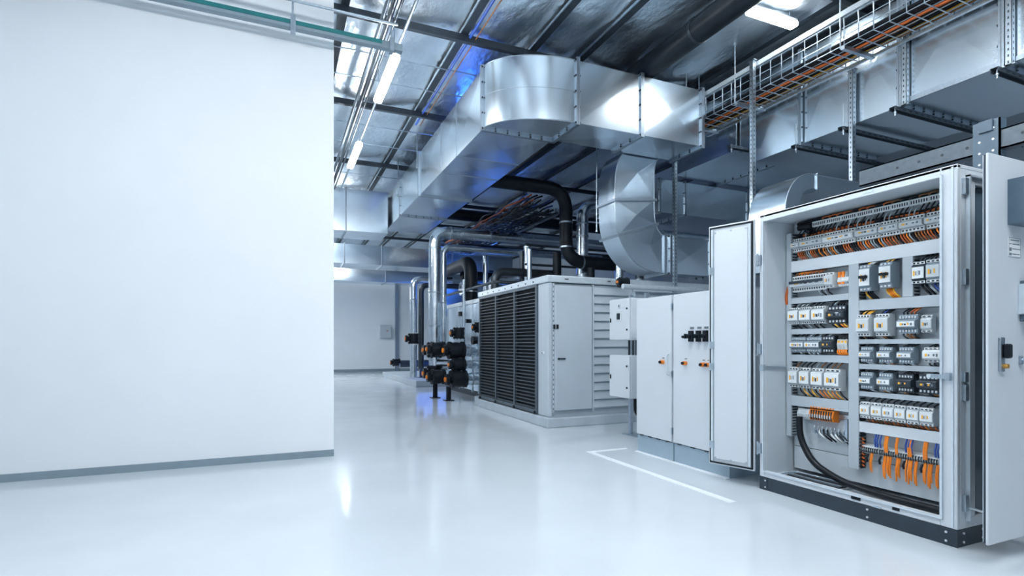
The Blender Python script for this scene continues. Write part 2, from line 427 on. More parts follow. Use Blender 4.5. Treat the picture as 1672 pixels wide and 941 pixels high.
flange(B('galv_flange'), 'x', 6.05, DY0, DY1, 2.17, 2.715).build('flange', t)

# ------------------------------------------------------------------ right hand return duct
t = thing('return_duct', 'wide galvanised duct along the right, above the open cabinet', 'duct', (6.4, 3, 3.6))
RX0, RX1, RZ0, RZ1 = 5.88, 7.25, 3.6, 4.72
for a, b in ((-1.0, 1.0), (1.0, 2.62), (2.62, 3.47)):
    section(B('galv'), 'y', a, b, RX0, RX1, RZ0, RZ1, .012).build('duct_section', t)
for a, b in ((3.47, 4.02), (4.02, 4.62), (4.62, 5.35)):
    section(B('galv'), 'y', a, b, RX0 + .02, RX1, RZ0, RZ1, .014).build('duct_section', t)
for y in (2.62, 3.47, 4.62): flange(B('galv_flange'), 'y', y, RX0, RX1, RZ0, RZ1, .03, .022).build('flange', t)
B('galv').box(RX0 + .06, RX1 - .05, 5.35, 5.63, RZ0 + .22, RZ1 - .05).build('collar', t)
B('galv_flange').box(RX0 - .012, RX0 + .004, 2.62, 3.47, RZ0, RZ0 + .05).box(RX0 - .012, RX0 + .004, 1.0, 2.62, RZ0, RZ0 + .04).build('bottom_seam', t)
t = thing('plenum', 'galvanised plenum box behind the wire tray, lit from below', 'duct', (7, 6.3, 3.87))
section(B('galv'), 'x', 5.90, 8.6, 5.66, 7.0, 3.87, 4.72, .012).build('casing', t)
cap(B('galv'), 'x', 5.90, 5.66, 7.0, 3.87, 4.72).build('end_cap', t)
flange(B('galv_flange'), 'x', 6.9, 5.66, 7.0, 3.87, 4.72).build('flange', t)
t = thing('cross_duct', 'galvanised cross duct behind the drop duct, with crossed creases', 'duct', (7, 7.3, 3.28))
for a, b in ((5.66, 6.2), (6.2, 7.6), (7.6, 9.2)): section(B('galv'), 'x', a, b, 7.04, 7.8, 3.28, 3.82, .018).build('duct_section', t)
cap(B('galv'), 'x', 5.66, 7.04, 7.8, 3.28, 3.82).build('end_cap', t)
for x in (5.68, 6.2, 7.6): flange(B('galv_flange'), 'x', x, 7.04, 7.8, 3.28, 3.82, .02, .014).build('flange', t)

# back cross ducts, deep in the aisle
def back_duct(label, y0, y1, x0, x1, z0, z1, fl):
    t = thing('cross_duct', label, 'duct', ((x0 + x1) / 2, y0, z0))
    xs = [x0] + fl + [x1]
    for a, b in zip(xs, xs[1:]): section(B('galv'), 'x', a, b, y0, y1, z0, z1, .008).build('duct_section', t)
    for x in fl: flange(B('galv_flange'), 'x', x, y0, y1, z0, z1, .025, .015, False).build('flange', t)
    return t
back_duct('upper bright duct crossing the aisle by the far tube lamp', 12.25, 13.2, -4, 2.26, 3.62, 4.55, [-.2, 1.35])
back_duct('lower duct crossing the aisle under the bright upper one', 14.9, 15.8, -4, 6.5, 3.28, 3.80, [1.6, 2.6, 4.6])
back_duct('lowest and farthest duct crossing before the end wall', 18.8, 19.6, -4, 8, 3.25, 3.66, [1.7, 3.4])

# small elbow duct on top of the open cabinet
t = thing('elbow_duct', 'small galvanised elbow duct rising behind the open cabinet', 'duct', (4.7, 3.9, 2.1))
EY0, EY1 = 3.90, 4.36
mb = B('galv')
oc = [(4.73, 1.9), (4.73, 2.5)] + [(5.13 - .40 * math.cos(a), 2.5 + .42 * math.sin(a)) for a in [PI / 2 * i / 14 for i in range(1, 15)]] + [(6.4, 2.92)]
ic = [(4.93, 1.9), (4.93, 2.5)] + [(5.13 - .20 * math.cos(a), 2.5 + .27 * math.sin(a)) for a in [PI / 2 * i / 14 for i in range(1, 15)]] + [(6.4, 2.77)]
n = len(oc)
for y in (EY0, EY1):
    vs = [(p[0], y, p[1]) for p in oc] + [(p[0], y, p[1]) for p in ic]
    mb.add(vs, [(i, i + 1, n + i + 1, n + i) for i in range(n - 1)])
for pl in (oc, ic):
    vs = []
    for p in pl: vs += [(p[0], EY0, p[1]), (p[0], EY1, p[1])]
    mb.add(vs, [(2 * i, 2 * i + 1, 2 * i + 3, 2 * i + 2) for i in range(n - 1)], True)
mb.build('curved_duct', t)
flange(B('galv_flange'), 'x', 5.2, EY0, EY1, 2.77, 2.92, .015, .012, False).build('flange', t)
mb = B('galv_flange')
mb.tube([(p[0], EY0 - .002, p[1]) for p in oc[1:]], .006, 6)
mb.build('edge_seam', t)

# ------------------------------------------------------------------ struts, posts, hangers
def strut(mb, x, y, z0, z1, w=.041, face='-x'):
    """slotted channel standing upright"""
    h = w / 2
    mb.use('galv_strut').box(x - h, x - h + .004, y - h, y + h, z0, z1).box(x - h, x + h, y - h, y - h + .004, z0, z1).box(x - h, x + h, y + h - .004, y + h, z0, z1)
    mb.use('slot')
    n = int((z1 - z0) / .055)
    for i in range(n):
        z = z0 + .02 + i * .055
        mb.box(x - h - .001, x - h + .001, y - .005, y + .005, z, z + .022)
        mb.box(x - .005, x + .005, y - h - .001, y - h + .001, z, z + .022)
    return mb
posts = [(5.27, 4.80, 0, 4.58, 'slotted steel post rising behind the open cabinet door to the wire tray'),
         (5.31, 6.24, 0, 3.79, 'slotted steel post below the end of the big curved duct'),
         (5.834, 3.95, 2.9, 4.18, 'slotted strut hanging before the right duct, third from the right edge'),
         (5.834, 3.40, 3.56, 4.9, 'slotted strut hanging from the ceiling at the duct joint'),
         (5.834, 2.55, 3.56, 4.9, 'slotted strut hanging from the ceiling nearest the right edge')]
for x, y, a, b, lab in posts:
    t = thing('strut_post', lab, 'strut', (x, y, a))
    strut(MB(), x, y, a, b, .05).build('channel', t)
    for z in (a, b - .012): B('galv_flange').box(x - .025, x + .025, y - .045, y + .045, z, z + .012).build('end_plate', t)
bars = [(2.62, 5.74, 8.3, 3.525, 'dark trapeze bar under the right duct nearest the right edge'),
        (3.47, 5.74, 8.3, 3.525, 'dark trapeze bar under the joint of the right duct'),
        (4.02, 5.74, 7.6, 3.525, 'trapeze bar under the right duct beside the hanging strut'),
        (4.62, 5.74, 7.6, 3.525, 'trapeze bar under the right duct at its thin seam'),
        (5.45, 5.55, 7.6, 3.775, 'trapeze bar under the plenum behind the wire tray')]
for y, x0, x1, z, lab in bars:
    t = thing('trapeze_bar', lab, 'hanger', (x0, y, z))
    mb = B('bar_dark').box(x0, x1, y - .03, y + .03, z + .032, z + .036).box(x0, x1, y - .03, y - .026, z, z + .034).box(x0, x1, y + .026, y + .03, z, z + .034)
    mb.use('slot')
    for i in range(int((x1 - x0) / .1)):
        mb.box(x0 + .03 + i * .1, x0 + .08 + i * .1, y - .0305, y - .029, z + .012, z + .024)
    mb.build('channel', t)
    B('galv_flange').cyl((x0 + .05, y, z - .05), (x0 + .05, y, z + .3 if y > 4 and y < 5 else z + .06), .008, 8).cyl((x0 + .05, y, z - .02), (x0 + .05, y, z - .005), .016, 6).build('rod', t)
for (x, y, z0, lab) in ((2.285, 9.55, 4.3, 'thin rod from the ceiling to the left side of the big duct'),
                        (2.28, 11.2, 4.2, 'thin rod from the ceiling to the far joint of the big duct'),
                        (4.20, 6.6, 2.75, 'thin rod behind the big duct hanging before the dark ceiling'),
                        (5.22, 5.9, 4.56, 'white rod from the ceiling to the end of the wire tray, left of a pair'),
                        (5.45, 5.9, 4.56, 'white rod from the ceiling to the end of the wire tray, right of a pair'),
                        (4.45, 5.9, 4.55, 'rod from the ceiling onto the top of the big duct'),
                        (4.62, 5.9, 4.55, 'darker rod from the ceiling onto the top of the big duct')):
    tag(B('galv_flange').cyl((x, y, z0), (x, y, 4.95), .0085, 8).cyl((x, y, z0), (x, y, z0 + .02), .016, 6).build('hanger_rod'), lab, 'rod')
# steel channel beam behind the cabinet and its perforated post
t = thing('channel_beam', 'grey steel channel beam running behind the top of the open cabinet', 'beam', (4.6, 2.5, 2.5))
B('beam_grey').box(4.6, 4.61, -.5, 3.05, 2.5, 2.64).box(4.6, 4.68, -.5, 3.05, 2.5, 2.51).box(4.6, 4.68, -.5, 3.05, 2.63, 2.64).build('channel', t)
mb = B('slot')
for i in range(20): mb.cyl((4.5985, -.3 + i * .16, 2.57), (4.6005, -.3 + i * .16, 2.57), .011, 8)
mb.build('bolt_holes', t)
t = thing('perforated_post', 'dark perforated post standing between the beam and the trapeze bar', 'post', (4.62, 2.15, 2.64))
mb = B('hmi').box(4.575, 4.655, 2.10, 2.18, 2.641, 2.72).box(4.59, 4.6, 2.06, 2.22, 2.35, 2.72).box(4.59, 4.67, 2.06, 2.07, 2.35, 2.72)
mb.build('post', t)
mb = B('screw')
for z in (2.42, 2.5, 2.58, 2.66):
    for y in (2.10, 2.18): mb.cyl((4.588, y, z), (4.591, y, z), .008, 8)
mb.build('bolt', t)

# ------------------------------------------------------------------ wire basket tray with cables
t = thing('wire_tray', 'long wire basket tray of cables beside the right duct', 'cable tray', (5.55, 3, 4.2))
TX0, TX1, TZ0, TZ1, TY0, TY1 = 5.34, 5.80, 4.22, 4.50, -.5, 6.1
mb = B('galv_strut')
for x in (TX0, TX0 + .115, TX0 + .23, TX0 + .345, TX1): mb.cyl((x, TY0, TZ0), (x, TY1, TZ0), .0055, 6)
for z in (TZ0 + .09, TZ0 + .18, TZ1): mb.cyl((TX0, TY0, z), (TX0, TY1, z), .0055, 6).cyl((TX1, TY0, z), (TX1, TY1, z), .0055, 6)
y = TY0
while y < TY1:
    mb.tube([(TX0, y, TZ1), (TX0, y, TZ0 - .004), (TX1, y, TZ0 - .004), (TX1, y, TZ1)], .0065, 6)
    y += .15
mb.build('wire_basket', t)
B('galv_strut').box(TX1 - .025, TX1 + .003, TY0, TY1, TZ0 - .035, TZ0 - .006).build('edge_rail', t)
mb = B('alu').box(TX0 - .02, TX0 + .05, TY0, TY1, 4.515, 4.57)
mb.build('top_channel', t)
for y in (.9, 2.3, 3.7, 5.1, 5.9): B('galv_strut').box(TX0 - .02, TX1 + .005, y - .02, y + .02, TZ0 - .05, TZ0 - .01).build('cross_support', t)
for y in (2.3, 3.7, 5.1): B('galv_strut').cyl((TX0 - .012, y + .03, TZ0 - .03), (TX0 - .012, y + .03, 4.93), .008, 8).build('hanger_rod', t)
def wavy(x, z, y0, y1, amp, seed):
    rnd = random.Random(seed); pts = []; n = 26; ph = rnd.uniform(0, 6)
    for i in range(n + 1):
        y = y0 + (y1 - y0) * i / n
        pts.append((x + amp * (.8 * math.sin(ph + i * .9) + rnd.uniform(-.2, .2)), y, z + abs(.5 * amp * math.sin(ph * 2 + i * .7))))
    return pts
for i, (x, k, r, lab) in enumerate(((5.555, 'rust', .015, 'thick rust-orange cable lying along the wire tray'),
                                    (5.70, 'yellow', .009, 'amber cable lying near the right edge of the wire tray'),
                                    (5.60, 'brown', .009, 'thin dark brown cable beside the thick one in the wire tray'),
                                    (5.745, 'brown', .010, 'brown cable at the right edge of the wire tray'))):
    tag(B(k).tube(wavy(x, TZ0 + .006 + r, TY0, TY1, .014, i), r, 7).build('cable'), lab, 'cable')
for i in range(12):
    x = 5.37 + .0355 * i
    tag(B('cable_black').tube(wavy(x, TZ0 + .052, TY0, TY1, .003, 50 + i), .0135, 7).build('cable'), 'black cable lying in the wire tray on the right', 'cable', 'black cables in the wire tray')

# ------------------------------------------------------------------ chiller unit with louvres
CX0, CY0, CZ1 = 3.36, 6.50, 2.03
t = thing('curb', 'low painted concrete curb under the louvred unit', 'curb', (4.3, 7.8, 0))
B('curb').box(3.30, 8.5, 6.40, 9.25, 0, .13).build('plinth_block', t, bevel=.008)
B('curb').box(3.296, 3.30, 9.1, 9.28, 0, .17).box(3.30, 3.40, 9.25, 9.32, 0, .17).build('end_upstand', t)
t = thing('louvred_unit', 'large pale machine housing with a black louvred side and a plain door', 'machine', (4.3, 7.8, .13))
BZ = .131
mb = B('unit')
mb.box(CX0 + .04, 8.3, CY0 + .04, 9.2, BZ, CZ1 - .06)
mb.build('casing', t)
B('void').box(CX0 + .032, CX0 + .04, 6.9, 9.16, BZ + .05, CZ1 - .07).build('louvre_backing', t)
B('unit').box(CX0, CX0 + .07, CY0, CY0 + .31, BZ, CZ1 - .05).build('corner_post', t, bevel=.02, seg=3)
mb = B('alu').box(CX0 - .02, 8.35, CY0 - .02, 9.25, CZ1 - .05, CZ1 + .045)
mb.build('roof_rim', t, bevel=.012, seg=2)
mb = B('slot')
for i in range(9): mb.box(CX0 - .0215, CX0 - .019, 6.9 + i * .26, 6.94 + i * .26, CZ1 - .02, CZ1 + .0)
mb.box(CX0 + .25, CX0 + .31, CY0 - .0215, CY0 - .019, CZ1 - .01, CZ1 + .005).box(CX0 + .95, CX0 + 1.0, CY0 - .0215, CY0 - .019, CZ1 - .01, CZ1 + .005)
mb.build('lifting_slots', t)
LY0, LY1 = 6.86, 9.15
mb = B('louvre')
mb.box(CX0 - .02, CX0 + .04, LY0 - .05, LY0, BZ + .02, CZ1 - .05).box(CX0 - .02, CX0 + .04, LY1, LY1 + .04, BZ + .02, CZ1 - .05)
mb.box(CX0 - .02, CX0 + .04, LY0, LY1, BZ + .02, BZ + .07).box(CX0 - .02, CX0 + .04, LY0, LY1, CZ1 - .09, CZ1 - .05)
for y in (7.60, 8.38): mb.box(CX0 - .022, CX0 + .03, y - .018, y + .018, BZ + .07, CZ1 - .09)
mb.build('louvre_frame', t)
NS = 33
for a, b in ((LY0, 7.582), (7.618, 8.362), (8.398, LY1)):
    mb = B('louvre')
    for i in range(NS):
        z = BZ + .085 + i * (CZ1 - .09 - BZ - .10) / NS
        mb.prism([(CX0 - .014, z), (CX0 - .010, z + .003), (CX0 + .016, z + .012), (CX0 + .012, z + .012)], 'y', a, b)
        mb.box(CX0 - .017, CX0 - .009, a, b, z - .002, z + .006)
    mb.build('louvre_bank', t)
for y in (6.86, 7.6, 8.38, 9.12): B('black').cyl((CX0 - .04, y, BZ + .03), (CX0 - .02, y, BZ + .03), .022, 10).build('rubber_foot', t)
# front face: hinge strip, door, ribbed panel
B('unit').box(CX0 + .07, CX0 + .098, CY0 - .002, CY0 + .04, BZ + .05, CZ1 - .06).build('hinge_strip', t)
mb = B('slot')
for i in range(26): mb.box(CX0 + .079, CX0 + .088, CY0 - .0035, CY0 - .001, BZ + .10 + i * .067, BZ + .125 + i * .067)
mb.build('strip_slots', t)
d = B('unit').box(CX0 + .102, CX0 + .69, CY0 - .024, CY0 + .02, BZ + .09, CZ1 - .09).build('door', t, bevel=.008, seg=2)
mb = B('black').box(CX0 + .115, CX0 + .145, CY0 - .04, CY0 - .024, 1.34, 1.40).box(CX0 + .08, CX0 + .1, CY0 - .03, CY0 - .0, 1.34, 1.40)
mb.cyl((CX0 + .15, CY0 - .04, .93), (CX0 + .15, CY0 - .024, .93), .014, 10).box(CX0 + .165, CX0 + .25, CY0 - .045, CY0 - .028, .922, .938)
mb.build('door_handle', d)
mb = B('screw')
mb.cyl((CX0 - .03, CY0 + .12, 1.01), (CX0, CY0 + .12, 1.01), .022, 12)
mb.use('black').cyl((CX0 - .034, CY0 + .12, 1.01), (CX0 - .03, CY0 + .12, 1.01), .009, 8)
mb.build('lock', t)
mb = B('unit'); n = 14
for i in range(n):
    z0 = BZ + .09 + i * (CZ1 - .17 - BZ) / n; z1 = BZ + .09 + (i + 1) * (CZ1 - .17 - BZ) / n
    mb.prism([(CY0 + .045, z0 + .004), (CY0 - .012, z0 + .008), (CY0 - .012, z0 + .022), (CY0 + .03, z1 - .01), (CY0 + .045, z1)], 'x', CX0 + .725, CX0 + 1.40)
mb.build('ribbed_panel', t)
B('unit').box(CX0 + .70, CX0 + .725, CY0 - .015, CY0 + .04, BZ + .05, CZ1 - .06).box(CX0 + 1.40, CX0 + 1.44, CY0 - .015, CY0 + .04, BZ + .05, CZ1 - .06).build('panel_trim', t)

# silver plant unit behind the louvred one
t = thing('pump_unit', 'silver clad plant unit beyond the louvred machine', 'machine', (4.6, 10.8, 0))
B('plinth').box(3.85, 8, 9.4, 12.6, 0, .14).build('base', t)
mb = B('galv')
for a, b in ((9.3, 10.0), (10.0, 10.8), (10.8, 11.7), (11.7, 12.6)):
    section(mb, 'y', a + .01, b - .01, 3.78, 8.0, .14, 1.98, .012)
mb.build('cladding', t)
B('alu').box(3.74, 8.05, 9.3, 12.65, 1.98, 2.06).build('top_rim', t)
for y in (9.45, 10.0, 10.4, 10.8, 11.7, 12.6): B('galv_strut').box(3.765, 3.79, y - .025, y + .025, .1, 1.98).build('upright', t)
B('black').box(3.72, 3.77, 11.45, 11.6, 1.75, 1.85).build('latch', t)
B('black').cyl((3.70, 11.0, 1.62), (3.77, 11.0, 1.62), .045, 12).build('gauge', t)
B('black').cyl((3.70, 10.6, 1.20), (3.77, 10.6, 1.20), .09, 12).build('gauge', t)

# ------------------------------------------------------------------ pipes
def pipe(label, pts, r, k='clad', rad=.22, bands=(), n=20, cat='pipe', name='pipe', bandk=None):
    path = fillet(pts, rad, 8)
    t = thing(name, label, cat, pts[0])
    B(k).tube(path, r, n).build('run', t)
    if bands:
        for (p, d) in bands:
            p = Vector(p); d = Vector(d) * .015
            B(bandk or 'galv_flange').tube([p - d, p + d], r * 1.07, n).build('band', t)
    return t
X_, Y_, Z_ = (1, 0, 0), (0, 1, 0), (0, 0, 1)
pipe('silver clad riser turning over the plant from beside the black valves', [(2.98, 10.9, 1.15), (2.98, 10.9, 3.47), (7.2, 10.9, 3.47)], .125, 'clad', .30,
     [((2.98, 10.9, 1.5), Z_), ((2.98, 10.9, 2.2), Z_), ((2.98, 10.9, 3.12), Z_), ((3.32, 10.9, 3.47), X_), ((4.2, 10.9, 3.47), X_), ((5.2, 10.9, 3.47), X_)])
pipe('slimmer silver riser just behind the main clad riser', [(3.22, 11.1, 1.1), (3.22, 11.1, 3.2), (7.2, 11.1, 3.2)], .075, 'clad', .2, [((3.22, 11.1, 2.0), Z_)])
pipe('black insulated pipe stepping down from under the big duct', [(3.33, 9.0, 4.08), (5.04, 9.0, 4.08), (5.04, 9.0, 2.71), (7.5, 9.0, 2.71)], .125, 'black_pipe', .42,
     [((5.04, 9.0, 3.45), Z_), ((5.04, 9.0, 2.98), Z_), ((5.38, 9.0, 2.71), X_)], bandk='galv_flange')
pipe('spiral silver pipe standing behind the curved drop duct', [(5.63, 9.38, 2.08), (5.63, 9.38, 3.93), (7.4, 9.38, 3.93)], .12, 'clad', .28,
     [((5.63, 9.38, z), Z_) for z in (2.5, 2.9, 3.3, 3.55)])
pipe('silver pipe rising straight up into the long clad pipe', [(5.114, 10.9, 2.08), (5.114, 10.9, 3.325)], .085, 'clad', .2, [((5.114, 10.9, 2.5), Z_)])
pipe('dark pipe rising from the roof beside the black stepped pipe', [(5.25, 9.75, 2.08), (5.25, 9.75, 3.0)], .09, 'black_pipe', .2)
pipe('fat dark pipe bending down onto the silver plant unit', [(3.95, 11.4, 2.08), (3.95, 11.4, 2.98), (3.95, 14, 2.98)], .15, 'black_pipe', .35, [((3.95, 11.4, 2.3), Z_)])
pipe('grey steel pipe curving over the silver plant unit', [(4.05, 10.2, 2.08), (4.05, 10.2, 2.62), (5.4, 10.2, 2.62)], .085, 'grey_pipe', .25, [((4.05, 10.2, 2.2), Z_)])
pipe('silver pipe curving over the roof, nearer of two', [(4.35, 11.2, 2.08), (4.35, 11.2, 2.62), (6.4, 11.2, 2.62)], .10, 'clad', .25)
pipe('silver overhead pipe crossing high above the plant', [(3.9, 14.7, 3.9), (8.2, 14.7, 3.9)], .12, 'clad', .2, [((5.2, 14.7, 3.9), X_)])
pipe('dark overhead pipe crossing above the silver one', [(3.6, 12.6, 4.3), (8.2, 12.6, 4.3)], .14, 'black_pipe', .2)
pipe('long dark overhead pipe low over the plant', [(3.7, 11.6, 3.31), (8.2, 11.6, 3.31)], .10, 'grey_pipe', .2)
pipe('thin dark rail pipe along the roof edge of the plant', [(3.74, 12.5, 2.3), (3.74, 9.36, 2.3), (5.3, 9.36, 2.3)], .03, 'grey_pipe', .1)
for i, (x, y) in enumerate(((4.55, 9.6), (4.75, 10.4), (4.45, 11.8), (5.35, 8.6), (6.05, 8.7), (6.3, 8.4), (6.55, 8.72))):
    pipe(['slim silver riser behind the short roof pipe', 'slim silver riser under the long clad pipe', 'slim silver riser deep behind the plant', 'stub pipe beside the stepped black pipe',
          'stub pipe under the curved drop duct', 'second stub pipe under the curved drop duct', 'stub pipe right of the curved drop duct'][i], [(x, y, 2.08), (x, y, 3.0 + .1 * (i % 3) if i < 3 else 2.55 if i < 4 else 2.78)], [.05, .05, .06, .07, .09, .08, .09][i], ['clad', 'grey_pipe', 'clad', 'black_pipe', 'clad', 'grey_pipe', 'clad'][i], .1, [((x, y, 2.35), Z_)])
pipe('wide silver pipe low across the back of the plant', [(4.0, 12.3, 2.45), (8.5, 12.3, 2.45)], .16, 'clad', .1, [((5.0, 12.3, 2.45), X_), ((6.2, 12.3, 2.45), X_)])
pipe('black pipe low across the back of the plant', [(4.2, 12.85, 2.85), (8.5, 12.85, 2.85)], .12, 'black_pipe', .1)
pipe('dark grey header pipe far behind the plant', [(4.6, 13.9, 2.7), (9.2, 13.9, 2.7)], .2, 'grey_pipe', .1)
pipe('thin steel conduit strung above the roof of the louvred machine', [(4.6, 9.9, 2.75), (8.2, 9.9, 2.75)], .025, 'grey_pipe', .1)
pipe('second thin conduit strung above the roof of the louvred machine', [(4.6, 9.9, 3.15), (8.2, 9.9, 3.15)], .025, 'grey_pipe', .1)
back_duct('dark-shaded duct closing off the view behind the plant', 16.2, 17.0, 4.6, 9.4, 2.0, 2.95, [6.2, 7.8])
# far risers
pipe('far silver riser beside the white end wall', [(3.02, 13, 1.4), (3.02, 13, 2.72), (4.0, 13, 2.72)], .085, 'clad', .22, [((3.02, 13, 2.2), Z_)])
pipe('far silver pipe end below the far valve', [(3.02, 13, .3), (3.02, 13, 1.1)], .085, 'clad', .2)
pipe('far blue-grey riser behind the silver one', [(3.26, 13.2, .5), (3.26, 13.2, 2.6), (5, 13.2, 2.6)], .07, 'grey_pipe', .2)
pipe('low horizontal pipe with a flanged end by the far risers', [(3.05, 15, .56), (4.6, 15, .56)], .10, 'grey_pipe', .2, [((3.08, 15, .56), X_), ((3.55, 15, .56), X_), ((3.7, 15, .56), X_)])
t = thing('curb', 'far low concrete curb under the distant pipes', 'curb', (4.5, 15.5, 0))
B('curb').box(3.25, 8, 13.7, 18.6, 0, .16).build('plinth_block', t, bevel=.01)
t = thing('pipe_stand', 'small grey stand carrying the far horizontal pipe', 'stand', (3.7, 15, .16))
B('grey_pipe').box(3.66, 3.74, 14.95, 15.05, .16, .47).box(3.6, 3.8, 14.92, 15.08, .16, .175).build('bracket', t)
def gate_valve(label, x, y, z, s=1.0, ax='x'):
    t = thing('valve', label, 'valve', (x, y, z))
    mb = B('black')
    e = Vector((1, 0, 0) if ax == 'x' else (0, 0, 1) if ax == 'z' else (0, 1, 0))
    c = Vector((x, y, z))
    mb.tube([c - e * .12 * s, c - e * .08 * s], .135 * s, 16).tube([c + e * .08 * s, c + e * .12 * s], .135 * s, 16)
    mb.tube([c - e * .09 * s, c, c + e * .09 * s], [.115 * s, .128 * s, .115 * s], 16)
    mb.build('body', t)
    q = c + Vector((-.16 * s, -.05 * s, 0))
    B('black').tube([c, q], .06 * s, 10).tube([q, q + Vector((-.05 * s, 0, 0))], .085 * s, 14).build('actuator', t)
    B('orange').tube([q + Vector((-.05 * s, 0, 0)), q + Vector((-.07 * s, 0, 0))], .035 * s, 12).build('indicator', t)
    mb = B('steel_dark')
    for k in range(8):
        a = k * PI / 4
        o1 = Vector((0, math.cos(a), math.sin(a))) if ax == 'x' else Vector((math.cos(a), math.sin(a), 0)) if ax == 'z' else Vector((math.cos(a), 0, math.sin(a)))
        p = c + o1 * .108 * s
        mb.tube([p - e * .135 * s, p + e * .135 * s], .009 * s, 6)
    mb.build('bolt', t)
    return t
gate_valve('black valve at the foot of the silver riser, upper', 2.98, 10.9, 1.0, 1.25, 'z')
gate_valve('black valve on the lower left of the valve cluster', 2.98, 10.9, .52, 1.25, 'z')
gate_valve('black valve with orange cap, upper middle of the cluster', 2.96, 10.6, 1.02, 1.15)
gate_valve('black valve with orange cap, lower middle of the cluster', 2.96, 10.58, .46, 1.15)
gate_valve('black valve on the upper horizontal silver pipe', 3.22, 10.2, 1.0, 1.3)
gate_valve('black valve on the middle horizontal silver pipe', 3.24, 10.1, .72, 1.0)
gate_valve('black valve on the lowest horizontal silver pipe', 3.22, 10.05, .44, 1.3)
gate_valve('small black valve standing on top of the cluster', 3.30, 10.25, 1.34, .9, 'z')
gate_valve('black valve on the far riser', 3.02, 13.0, 1.25, 1.0, 'z')
gate_valve('valve with an orange cap at the end of the far low pipe', 3.0, 15.0, .6, .8)
gate_valve('black gauge valve on the side of the silver plant unit', 3.60, 9.85, 1.45, .8, 'z')
gate_valve('small black valve on the roof above the small enclosures', 4.45, 6.3, 2.0, .55, 'x')
for z, y, lab in ((1.0, 10.2, 'upper short silver pipe running from the valves into the plant unit'), (.72, 10.1, 'middle short silver pipe running from the valves into the plant unit'), (.44, 10.05, 'lowest short silver pipe running from the valves into the plant unit')):
    pipe(lab, [(3.40, y, z), (3.76, y, z)], .12 if z != .72 else .08, 'clad', .1, [((3.5, y, z), X_), ((3.65, y, z), X_)])
pipe('short silver spool between the two left valves', [(2.98, 10.9, .68), (2.98, 10.9, .86)], .12, 'clad', .1)
pipe('short silver link inside the valve cluster', [(2.98, 10.62, .74), (3.2, 10.3, .74)], .07, 'clad', .1)
for x, y, h, lab in ((2.99, 10.9, .36, 'black floor leg under the riser valves'), (3.1, 10.3, .28, 'black floor leg under the nearest valve')):
    t = thing('pipe_stand', lab, 'stand', (x, y, 0))
    B('black').cyl((x, y, 0), (x, y, h), .05, 14).build('leg', t); B('black').box(x - .09, x + .09, y - .09, y + .09, 0, .015).build('foot_plate', t)
# thin vertical gauge pipe in front of silver unit
pipe('thin silver standpipe before the silver plant unit', [(3.62, 9.65, .25), (3.62, 9.65, 2.0)], .022, 'clad', .1, n=10)
pipe('thin bright standpipe deeper along the silver unit', [(3.62, 10.9, .5), (3.62, 10.9, 2.5)], .035, 'clad', .1, n=10)

# dark cable tray over the plant with tangled cables
t = thing('wire_tray', 'dark wire tray heaped with tangled cables above the plant', 'cable tray', (4.6, 11, 3.55))
mb = B('steel_dark')
for i in range(7): mb.cyl((4.2 + i * .13, 9.3, 3.69), (4.2 + i * .13, 14.5, 3.69), .008, 6)
for i in range(27): mb.tube([(4.2, 9.3 + i * .2, 3.79), (4.2, 9.3 + i * .2, 3.685), (4.98, 9.3 + i * .2, 3.685), (4.98, 9.3 + i * .2, 3.79)], .008, 6)
mb.build('wire_basket', t)
B('galv_strut').box(5.0, 5.04, 9.3, 14.5, 3.66, 3.73).build('edge_rail', t)
for i in range(26):
    k = random.choice(['cable_black', 'cable_black', 'cable_black', 'greywire', 'blue', 'rust'])
    pts = wavy(4.27 + .105 * (i % 7), 3.73 + .085 * (i // 7), 9.3, 14.4, .045, 300 + i)
    word = {'cable_black': 'black', 'greywire': 'grey', 'blue': 'blue', 'rust': 'rust-orange'}[k]
    tag(B(k).tube(pts, .018, 6).build('cable'), word + ' cable in the tangle on the dark tray above the plant', 'cable', word + ' cables tangled above the plant')

# ------------------------------------------------------------------ wall items at the back
t = thing('wall_box', 'small grey junction box on the far end wall', 'box', (3.93, 21.9, 1.38))
B('unit').box(3.72, 4.17, 21.83, 22, 1.33, 1.86).build('housing', t, bevel=.01)
B('unit').box(3.735, 4.155, 21.81, 21.83, 1.345, 1.845).build('cover', t, bevel=.006)
B('rust').cyl((4.0, 21.79, 1.63), (4.0, 21.81, 1.63), .025, 10).build('lock', t)
tag(strut(MB(), 4.40, 21.93, 0, 4.6, .12).build('strut_post'), 'vertical galvanised strut on the far end wall beside the junction box', 'strut')

